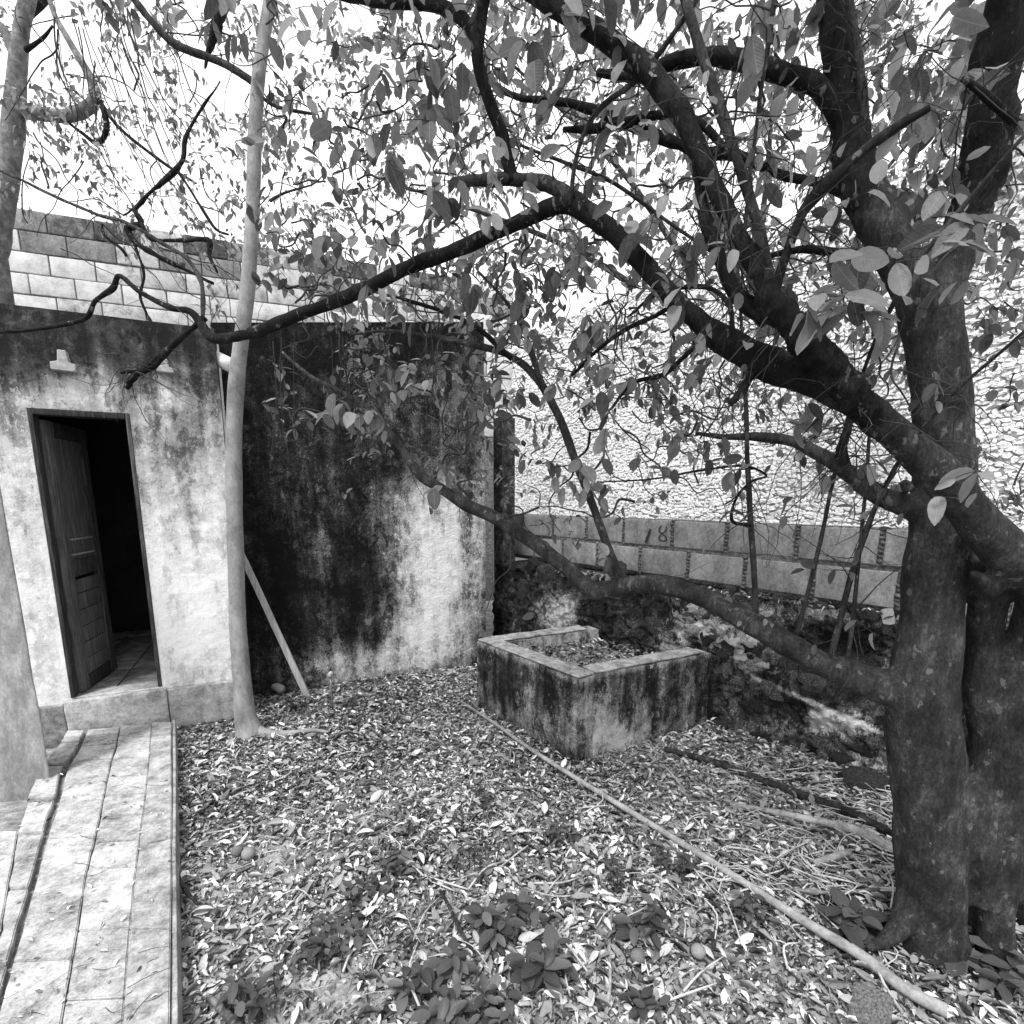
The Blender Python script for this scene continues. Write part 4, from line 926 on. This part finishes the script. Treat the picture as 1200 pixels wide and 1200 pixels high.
# ------------------------------------------------------------------ tree behind the outbuilding, top left
lb = at(5, 690, 5.75); lb.z = 0
lt = thing('garden_tree', 'tree with fine leaves rising behind the outbuilding at the upper left', 'tree', tuple(lb))
y_ = 5.75
p0 = at(-8, 330, y_)
rows = [(p0.x-.02, p0.y, 0, .17), (p0.x-.01, p0.y, 1.0, .15), (p0.x, p0.y, 2.2, .14)] + [tuple(r) for r in px_curve([(-6,300,22,y_),(2,240,23,y_),(12,180,20,y_),(17,130,19,y_),(20,80,16,y_),(26,30,14,y_),(36,-20,13,y_),(50,-100,11,y_)], 5, k=.56)]
tube('trunk', rows, M['garden_bark'], lt, 14, .08, 4)
for pts in ([(18,128,14,y_),(45,133,12,y_),(75,136,11,y_),(100,128,12,y_),(112,112,10,y_),(105,90,8,y_),(85,55,6,y_),(65,20,5,y_),(55,-10,4,y_)],
            [(110,108,6,y_),(122,130,5,y_),(125,150,5,y_),(115,168,4,y_),(95,155,3,y_),(78,142,2.5,y_)], [(115,115,4,y_),(140,150,3,y_),(190,190,3,y_),(230,215,2,y_)],
            [(20,80,9,y_),(10,45,9,y_),(-5,25,8,y_)], [(28,60,5,y_),(50,45,3,y_),(62,30,2,y_)], [(30,20,7,y_),(80,-20,6,y_+.3),(150,-60,5,y_+.4),(230,-90,4,y_+.5)]):
    branch(pts, 'bark_dark' if pts[0][2] < 9 else 'garden_bark', 9, .12, 6, 'branch', lt, girth=.6)
# dead crooked wood hanging in it
for pts in ([(258,95,2,4.4),(235,130,3,4.4),(218,160,4,4.4),(215,185,5,4.4),(208,197,6,4.4),(185,218,5,4.4),(165,237,5,4.4),(158,246,6,4.4),(166,262,7,4.4),(150,268,8,4.4),(160,285,7,4.4),(185,300,6,4.4),(215,315,4,4.4),(250,332,3,4.4)],
            [(165,262,6,4.4),(178,280,5,4.4),(205,282,4.5,4.4),(244,281,5,4.4),(246,300,4,4.4),(255,320,2.5,4.4)], [(120,262,2.5,4.4),(123,275,3.5,4.4),(140,290,4,4.4),(148,300,3,4.4)], [(207,200,3,4.4),(225,225,3,4.4),(250,265,3,4.4),(268,275,2,4.4)],
            [(158,285,3,4.4),(168,320,3,4.4),(165,350,3,4.4),(178,378,3,4.4),(195,395,2,4.3)], [(265,-10,14,4.2),(258,20,13,4.2),(250,45,9,4.2),(243,65,5,4.2),(240,80,2,4.2)]):
    branch(pts, 'bark_dark', 8, .3, 6, 'dead_branch', lt, .01)
for _ in range(24):
    x = RNG.uniform(60, 200); y0 = RNG.uniform(-20, 60); l = RNG.uniform(130, 320); Y = RNG.uniform(4.6, 5.6); sl_ = RNG.uniform(.15,.55); rows = []
    for q_ in range(7): rows.append((x+l*sl_*(q_/6)**1.3+RNG.normal(0,3.5), y0+l*q_/6, Y))
    hang(farl, rows, RNG.uniform(.6,1.4), .012)
for _ in range(40):
    x, y = RNG.uniform(20, 330), RNG.uniform(-20, 300); a = RNG.uniform(0, 6.28); l = RNG.uniform(40,130); Y = RNG.uniform(4.6, 6)
    hang(farl, [(x+l*q_/5*math.cos(a)+RNG.normal(0,4), y+l*q_/5*math.sin(a)+15*(q_/5)**2+RNG.normal(0,4), Y) for q_ in range(6)], RNG.uniform(.6,1.5), .015)
for _ in range(60):
    p = at(RNG.uniform(-350, 250), RNG.uniform(-300,-10), RNG.uniform(5,7)); farl.twig(p, RNG.normal(0,1,3), .3, 8, .085, .5)
farl.finish(lt, LEAF_FAR, LEAF_BIG, M['leaf_far'], None, 0, M['twig'])
# ------------------------------------------------------------------ tree beyond the far walls
fb = Vector((4.6, 10.6, 0)); ft = thing('neighbouring_tree', 'pale leafed tree beyond the rubble wall seen through the branches', 'tree', tuple(fb))
tube('trunk', [(4.6,10.6,0,.2),(4.65,10.6,2.5,.16),(4.5,10.7,4.5,.13),(4.0,10.6,6.5,.10),(3.0,10.7,8.5,.05)], M['bark'], ft, 12, .1, 3)
for e in ((-2.5,10.4,7.5),(5.5,10.5,7.5),(4.5,10.2,9.5),(-.5,10.6,9.8),(7.5,10.4,8.5)):
    tube('branch', catmull([(4.52,10.68,4.4,.07),((4.5+e[0])/2+.2,10.6,(4.4+e[2])/2+.4,.05),(*e,.015)], 6), M['bark'], ft, 7, .15, 3)
farb.finish(ft, LEAF_FAR, LEAF_BIG, M['leaf_far'], None, 0, M['twig'])

# ------------------------------------------------------------------ leaf litter
LIT = [leaf_template(w_, f_, c_, ((.2,.75),(.5,1.),(.8,.55)), .07, i+20) for i, (w_, f_, c_) in enumerate([(.42,.3,.25),(.34,.5,-.2),(.5,.15,.35),(.3,.6,.1),(.46,.25,-.3),(.22,.7,.2)])]
def ground_ok(x, y):
    p = Vector((x, y, 0)); s = (p-KB0).dot(BN)
    if s < -.04: return False
    if (p-TB).dot(TN) < .01 and (p-TB).dot(TU) < TS1+.02: return False
    if (p-FO).dot(FN) < .06 and (p-FO).dot(FU) < CORN+.03: return False
    if -lR < (p-TF).dot(nL) < .01 and -lL < (p-TF).dot(nR) < .01: return False
    w_ = (p-q0).dot(sd)
    if w_ < .02: return False
    return True
P, D, U, S = [], [], [], []
NL = 50000
while len(P) < NL:
    y = RNG.uniform(.62, 6.3)**1.0; x = RNG.uniform(-2.6, 3.4)
    if not ground_ok(x, y): continue
    px, py = proj((x, y, 0))
    if px < 120 or px > 1400 or py > 1420: continue
    if RNG.random() < bare(px, py)*.93: continue
    if y < 1.6 and RNG.random() < .0: continue
    a = RNG.uniform(0, 6.283); tilt = RNG.normal(0, .22)
    size = RNG.choice([.03,.045,.06,.075], p=[.5,.3,.15,.05])*RNG.uniform(.65,1.25)
    drift = mnoise.noise(Vector((x*1.7, y*1.7, 5)))
    if RNG.random() < .35-.9*drift-.25 and RNG.random() < .6: continue
    z = ground_h(x, y)+.004+RNG.random()**2*(.02+.02*max(0, drift))
    P.append((x, y, z)); D.append((math.cos(a), math.sin(a), tilt)); U.append(np.array([0,0,1.])+RNG.normal(0,.5,3)); S.append(size)
P, D, U, S = map(np.array, (P, D, U, S)); rnd = np.clip(RNG.beta(.75, 1.25, NL)+np.array([.22*mnoise.noise(Vector((p[0]*1.3, p[1]*1.3, 1)))+.05 for p in P]), 0, 1)
dist = np.linalg.norm(P-np.array([0,0,EYE]), axis=1); px = np.array([proj(p) for p in P])
inf = (px[:,0] > 200) & (px[:,0] < 1200) & (px[:,1] < 1200); top = np.argsort(-np.where(inf, S/dist*(rnd > .45), 0))[:280]
keep = np.ones(NL, bool); keep[top] = False
tag(leaf_mesh('leaf_litter', LIT, P[keep], D[keep], U[keep], S[keep], rnd[keep], M['litter']), 'dry curled fallen leaves carpeting the yard', 'leaf litter', kind='stuff')
LITB = [leaf_template(w_, f_, c_, ((.08,.4),(.2,.75),(.38,1.),(.58,.95),(.78,.6),(.9,.3)), .03, i+40) for i, (w_, f_, c_) in enumerate([(.42,.3,.25),(.34,.5,-.2),(.5,.15,.35),(.3,.6,.1),(.46,.25,-.3)])]
mes = []
for T, Fc_ in LITB:
    me = mesh(T, Fc_, 'fallen_leaf'); me.materials.append(M['litter_single']); me.polygons.foreach_set('use_smooth', [True]*len(me.polygons)); mes.append(me)
X, Y, Z = frames(D, U)
for i in top:
    o = bpy.data.objects.new('fallen_leaf', mes[i % len(mes)]); COL.objects.link(o); o.parent = ground
    Mx = np.eye(4); Mx[:3,0] = X[i]*S[i]; Mx[:3,1] = Y[i]*S[i]; Mx[:3,2] = Z[i]*S[i]; Mx[:3,3] = P[i]+np.array([0,0,.008]); o.matrix_basis = Matrix(Mx.tolist())
# crumbled leaf and bark between the whole leaves
P, D, U, S = [], [], [], []
CR_T = [leaf_template(.55, .3, .2, ((.45,1.),), .1, 1), leaf_template(.25, .3, -.2, ((.5,1.),), .1, 2), leaf_template(.9, .1, .1, ((.5,1.),), .15, 3)]
while len(P) < 60000:
    y = RNG.uniform(.62, 5.6); x = RNG.uniform(-2.4, 2.9)
    if not ground_ok(x, y) or RNG.random() < .7*bare(*proj((x, y, 0))): continue
    a = RNG.uniform(0, 6.283)
    P.append((x, y, ground_h(x, y)+.004+RNG.random()**2*.02)); D.append((math.cos(a), math.sin(a), RNG.normal(0,.35))); U.append(np.array([0,0,1.])+RNG.normal(0,.6,3)); S.append(RNG.uniform(.008,.026))
tag(leaf_mesh('leaf_crumbs', CR_T, P, D, U, S, np.clip(RNG.beta(.8,1.5,len(P)),0,1), M['litter']), 'crumbled leaf and bark scraps covering the soil between the fallen leaves', 'leaf litter', kind='stuff')
# leaves in the tub and along the ledge
P, D, U, S = [], [], [], []
for _ in range(900):
    p = TF-nL*(th+.02)-nR*(th+.02)+eL*RNG.random()*(lL-.25)+eR*RNG.random()*(lR-.2); a = RNG.uniform(0,6.28)
    P.append((p.x, p.y, .468+RNG.random()*.035+.02*mnoise.noise(p*5))); D.append((math.cos(a), math.sin(a), RNG.normal(0,.3))); U.append(np.array([0,0,1.])+RNG.normal(0,.45,3)); S.append(RNG.uniform(.03,.065))
tag(leaf_mesh('leaf_litter', LIT, P, D, U, S, np.clip(RNG.beta(1.2,2.4,len(P)),0,1), M['litter']), 'dead leaves lying inside the concrete tub', 'leaf litter', kind='stuff')
P, D, U, S = [], [], [], []
for _ in range(700):
    s = RNG.uniform(-1.7, 2.0); p = KB0+BU*s-BN*(bank_off(s,1)+RNG.uniform(-.02,.13)); a = RNG.uniform(0,6.28)
    P.append((p.x, p.y, bank_top(s)+.012+RNG.random()*.012)); D.append((math.cos(a), math.sin(a), RNG.normal(0,.3))); U.append(np.array([0,0,1.])+RNG.normal(0,.45,3)); S.append(RNG.uniform(.03,.06))
tag(leaf_mesh('leaf_litter', LIT, P, D, U, S, np.clip(RNG.beta(1.2,2.0,len(P)),0,1), M['litter']), 'dead leaves scattered along the ledge of the bank', 'leaf litter', kind='stuff')

# ------------------------------------------------------------------ sticks, poles, planks
def ground_stick(name, label, cat, pts, mat, group=None, sides=8, knob=.1, z=.02, sub=6):
    rows = []
    for (x, y, r) in pts:
        p = onz(x, y, z); d = ray(x, y); rr_ = r*(p.y/d.y)/F; p = onz(x, y, z+rr_*.6); rows.append((p.x, p.y, p.z, rr_))
    o = tube(name, catmull(rows, sub), M[mat], None, sides, knob, 9, pts[0][0])
    return tag(o, label, cat, group)
ground_stick('cane', 'long pale cane lying diagonally across the leaves past the tub', 'pole', [(540,822,1.4),(580,848,1.9),(622,878,2.3),(680,915,2.9),(740,952,3.3),(818,1000,4.0),(870,1033,4.3),(905,1056,5.0),(960,1090,5.8),(1010,1120,6.5),(1062,1160,7.2),(1110,1185,7.9)], 'pole', sides=12, knob=.03, z=.03)
for i, (pts, lab, mat) in enumerate([
  ([(778,878,2.8),(820,888,3.5),(862,902,4.2),(920,925,4.9),(970,942,5.2),(1010,958,4.9),(1060,985,4.2)], 'long dark fallen branch lying from the tub corner to the big trunk', 'bark'),
  ([(855,943,2.8),(900,950,3.5),(955,962,4.2),(1000,972,5.6),(1060,1000,6.3)], 'grey fallen branch lying just in front of the long dark one', 'stick'),
  ([(955,1012,4.2),(975,1005,4.5),(996,998,3.8)], 'short pale piece of log left of the big trunk', 'pole'),
  ([(910,1040,1.5),(970,1046,2.0),(1030,1042,2.1)], 'pale straight stick lying nearest the foot of the big trunk', 'stick'),
  ([(718,1055,1.4),(714,1100,2.0),(715,1150,2.1),(709,1195,2.4)], 'upright-running thin stick between two seedlings at the bottom', 'stick'),
  ([(508,1030,1.8),(525,1060,2.1),(545,1100,2.1),(555,1115,1.4)], 'thin dark stick beside the middle seedlings', 'bark'),
  ([(245,1168,3.5),(262,1185,4.2),(280,1205,4.9)], 'short thick stick by the walkway at the bottom', 'stick'),
  ([(205,1000,1.4),(212,1035,2.1),(232,1060,2.1)], 'curved bare twig against the walkway edge', 'bark')]):
    ground_stick('fallen_branch', lab, 'branch', pts, mat, None, 9, .15, .03)
V, Fc = [], []
for i in range(420):
    if i < 260: x, y = RNG.uniform(800, 1060), RNG.uniform(895, 1060); l = RNG.uniform(.05,.30); a = RNG.normal(-.4, .8)
    else: x, y = RNG.uniform(210, 1190), RNG.uniform(850, 1190); l = RNG.uniform(.05,.28); a = RNG.uniform(0,3.14)
    p = onz(x, y, .03)
    if not ground_ok(p.x, p.y): continue
    r = RNG.uniform(.0012,.005); d = Vector((math.cos(a), math.sin(a), RNG.normal(0,.06)))
    m = p+d*l*.5+Vector((0,0,RNG.uniform(0,.02)))+Vector((-d.y,d.x,0))*l*RNG.normal(0,.16)
    e = p+d*l
    if not ground_ok(e.x, e.y): continue
    tube_geo(catmull([(*p, r),(*m, r),(*e, r*.5)], 3), 5, V, Fc, .1, 9, i)
tag(build('twig_litter', V, Fc, M['stick'], None, True), 'loose dry twigs strewn over the fallen leaves', 'twig litter', kind='stuff')
# plank and poles leaning at the block house
def plank(name, label, cat, a, b, wv, t):
    d = (b-a).normalized(); sdv = d.cross(Vector((0,-1,.2))).normalized()*wv; nv = d.cross(sdv).normalized()*t
    c = [a-sdv-nv, a+sdv-nv, a+sdv+nv, a-sdv+nv, b-sdv-nv, b+sdv-nv, b+sdv+nv, b-sdv+nv]
    return tag(rough_box(name, c, M['wood_light'], None, cuts=3, bev=.003, amp=.004), label, cat)
pe = onz(361, 818, .0); ps = at(278, 640, 4.25)
plank('plank', 'weathered plank leaning on the stained wall behind the slim trunk', 'plank', pe+Vector((0,0,.01)), ps, .026, .012)
ground_stick('pole', 'short pole lying at the foot of the stained wall', 'pole', [(285,780,4),(305,795,5.5),(330,808,5)], 'pole', z=.05)
st_ = onz(390, 832, 0); tp = at(387, 790, st_.y)
s_ = tag(tube('stake', [(*st_, .008), (*(st_*.5+tp*.5), .008), (*tp, .008)], M['stick'], None, 7, .1), 'little stake with a knotted rag at the stained wall', 'stake')
V, Fc = [], []; tube_geo(np.array([(*(tp+Vector((-.02,0,-.03))), .008),(*(tp+Vector((0,0,-.005))), .02),(*(tp+Vector((.012,0,.02))), .01)]), 7, V, Fc, .5, 30)
build('rag', V, Fc, M['paint_white'], s_, True)

# ------------------------------------------------------------------ seedlings
PM = []
for T, Fc_ in LEAF_BIG:
    me = mesh(T, Fc_, 'leaf'); me.materials.append(M['leaf_plant']); me.polygons.foreach_set('use_smooth', [True]*len(me.polygons)); PM.append(me)
def seedling(label, px_, py_, stems, spread, L, seed, hgt=.10):
    rr = random.Random(seed); stems = int(stems*1.35); L *= .98*rr.uniform(.8,1.15); spread *= 1.3; hgt *= rr.uniform(.8,1.4); b = onz(px_, py_, .01); b.z = ground_h(b.x, b.y)
    t = thing('seedling', label, 'plant', tuple(b), 'seedlings among the fallen leaves')
    for k in range(stems):
        a = rr.uniform(0, 6.28); r_ = spread*math.sqrt(rr.random()); f = b+Vector((math.cos(a)*r_, math.sin(a)*r_*.8, 0)); f.z = ground_h(f.x, f.y)
        h = hgt*rr.uniform(.6,1.2); tp_ = f+Vector((rr.uniform(-.02,.02), rr.uniform(-.02,.02), h))
        c = catmull([(*f, .0022),(*(f*.5+tp_*.5+Vector((rr.uniform(-.008,.008),0,0))), .002),(*tp_, .0014)], 3)
        tube('stem', c, M['twig'], t, 5, 0)
        nl = rr.randint(4, 7); a0 = rr.uniform(0,6.28)
        for i in range(nl):
            aa = a0+i*2.4; zf = .5+.5*i/nl; p = f*(1-zf)+tp_*zf
            d = Vector((math.cos(aa), math.sin(aa), rr.uniform(-.35,.45))).normalized(); u = Vector((rr.uniform(-.3,.3), rr.uniform(-.3,.3), 1))
            y = u.cross(d).normalized(); z = d.cross(y); s = L*rr.uniform(.65,1.2)
            o = bpy.data.objects.new('leaf', rr.choice(PM)); COL.objects.link(o); o.parent = t
            q = p+d*.006-b
            o.matrix_basis = Matrix(((d.x*s,y.x*s,z.x*s,q.x),(d.y*s,y.y*s,z.y*s,q.y),(d.z*s,y.z*s,z.z*s,q.z),(0,0,0,1)))
for i, a in enumerate([
  ('broad leafy seedling clump nearest the walkway in the foreground', 385, 1105, 9, .10, .058),
  ('small low seedlings between bare soil and the clump by the walkway', 455, 1022, 6, .07, .042),
  ('dark seedling row in the middle of the yard', 555, 1018, 8, .10, .042),
  ('tall seedling clump just below the middle row, beside a thin stick', 590, 1088, 7, .09, .066),
  ('big leafed seedling at the bottom right of the clump beside the thin stick', 632, 1150, 4, .05, .078),
  ('wide seedling patch at the bottom edge left of centre', 515, 1170, 8, .11, .062),
  ('seedling with pointed leaves right of the thin upright-running stick', 755, 1100, 4, .04, .070),
  ('small dark seedling above the thin upright-running stick', 708, 1038, 4, .05, .040),
  ('seedling touching the long cane halfway along', 785, 1025, 6, .08, .052),
  ('low seedling at the cane just right of its middle', 880, 1070, 5, .07, .055),
  ('large paddle leafed seedling left of the foot of the big trunk', 1000, 1085, 4, .06, .105),
  ('seedling in the bottom right corner below the trunk', 1150, 1140, 4, .08, .085),
  ('sprig growing at the foot of the plank by the stained wall', 350, 832, 5, .09, .05),
  ('dark sprig right of the little stake at the stained wall', 415, 830, 4, .07, .05),
  ('small seedling at the bottom between thin stick and cane', 760, 1185, 4, .06, .06),
  ('thin seedling cluster in the middle distance in front of the tub', 560, 940, 4, .08, .035),
  ('low seedlings in the bottom left corner of the leaf litter', 300, 1185, 5, .07, .055),
  ('small pointed seedlings at the very bottom under the wide patch', 590, 1195, 5, .08, .06),
  ('sparse seedling left of the middle row on the litter', 430, 1060, 4, .07, .045),
  ('seedling just above the cane between the middle row and the tub', 650, 985, 4, .06, .04),
  ]): seedling(*a, 100+i)

# ------------------------------------------------------------------ fruit and stones on the ground
def fruit(label, x, y, r, mat, cat='fruit', name='fallen_fruit'):
    bm = bmesh.new(); bmesh.ops.create_uvsphere(bm, u_segments=14, v_segments=9, radius=1)
    for v in bm.verts: v.co *= 1+.06*mnoise.noise(v.co*2+Vector((x,0,0))); v.co.z *= .92
    me = bpy.data.meshes.new(name); bm.to_mesh(me); bm.free(); p = onz(x, y, .03); k = r*p.y/F
    o = link(name, me, M[mat]); o.location = (p.x, p.y, .012+k*.8); o.scale = (k,k,k); return tag(o, label, cat)
fruit('round pale fallen fruit near the walkway on the bare soil', 291, 1002, 8.5, 'pole')
fruit('round dark fallen fruit touching the pale one near the walkway', 278, 998, 7.5, 'garden_bark')
fruit('single dark fruit at the right end of the bare soil patch', 364, 1010, 6.5, 'garden_bark')
fruit('pale egg shaped fruit on the leaves below the cane', 818, 1116, 10, 'pole')
fruit('dark round fruit under the pointed seedling', 747, 1122, 10, 'garden_bark')
fruit('small pale fruit at the fallen dark branch', 892, 906, 5, 'pole')
for i, (x, y, r, lab) in enumerate([(402,948,9,'pale chunk of broken stone in the middle of the litter'),(325,972,5,'small white stone chip left of the larger chunk'),(240,947,6,'white stone flake near the walkway'),(243,1085,8,'white flat stone by the walkway edge lower down'),(1020,1184,34,'big pale stone half buried at the bottom right'),(378,975,4,'white pebble beside the bare soil'),(1012,917,30,'flat grey stone at the foot of the bank')]):
    p = onz(x, y, .015); k = r*p.y/F
    o = put('loose_stone', STONES_P[i % 5] if i != 6 else STONES[2], (p.x, p.y, .012+k*.15), (.1, .05, i), (k*1.1, k*.85, k*.4 if r < 20 else k*.28)); tag(o, lab, 'stone')

# ------------------------------------------------------------------ leaves, seeds and twigs blown onto the walkway
P, D, U, S = [], [], [], []
for _ in range(170):
    y = RNG.uniform(850, 1230); x = RNG.uniform(interp(C0, y) if y < 1000 else -10, 198); p = onz(x, y, WZ+.006); a = RNG.uniform(0, 6.28)
    P.append(tuple(p)); D.append((math.cos(a), math.sin(a), RNG.normal(0,.15))); U.append(np.array([0,0,1.])+RNG.normal(0,.3,3)); S.append(RNG.uniform(.008,.03))
tag(leaf_mesh('leaf_litter', LIT, P, D, U, S, RNG.random(len(P)), M['litter']), 'few small dead leaves and scraps scattered over the walkway slabs', 'leaf litter', kind='stuff')
V, Fc = [], []
for i in range(26):
    y = RNG.uniform(855, 1200); x = RNG.uniform(interp(C1, y)-20, 190); p = onz(x, y, WZ+.006); a = RNG.normal(.35,.5); l = RNG.uniform(.03,.14)
    d = Vector((math.cos(a), math.sin(a), 0)); m = p+d*l*.5+Vector((-d.y,d.x,.004))*l*RNG.normal(0,.2); e = p+d*l
    tube_geo(catmull([(*p,.0010),(*m,.0010),(*e,.0006)], 3), 4, V, Fc, 0)
tag(build('twig_litter', V, Fc, M['twig'], None, True), 'thin dry twigs lying on the walkway slabs', 'twig litter', kind='stuff')
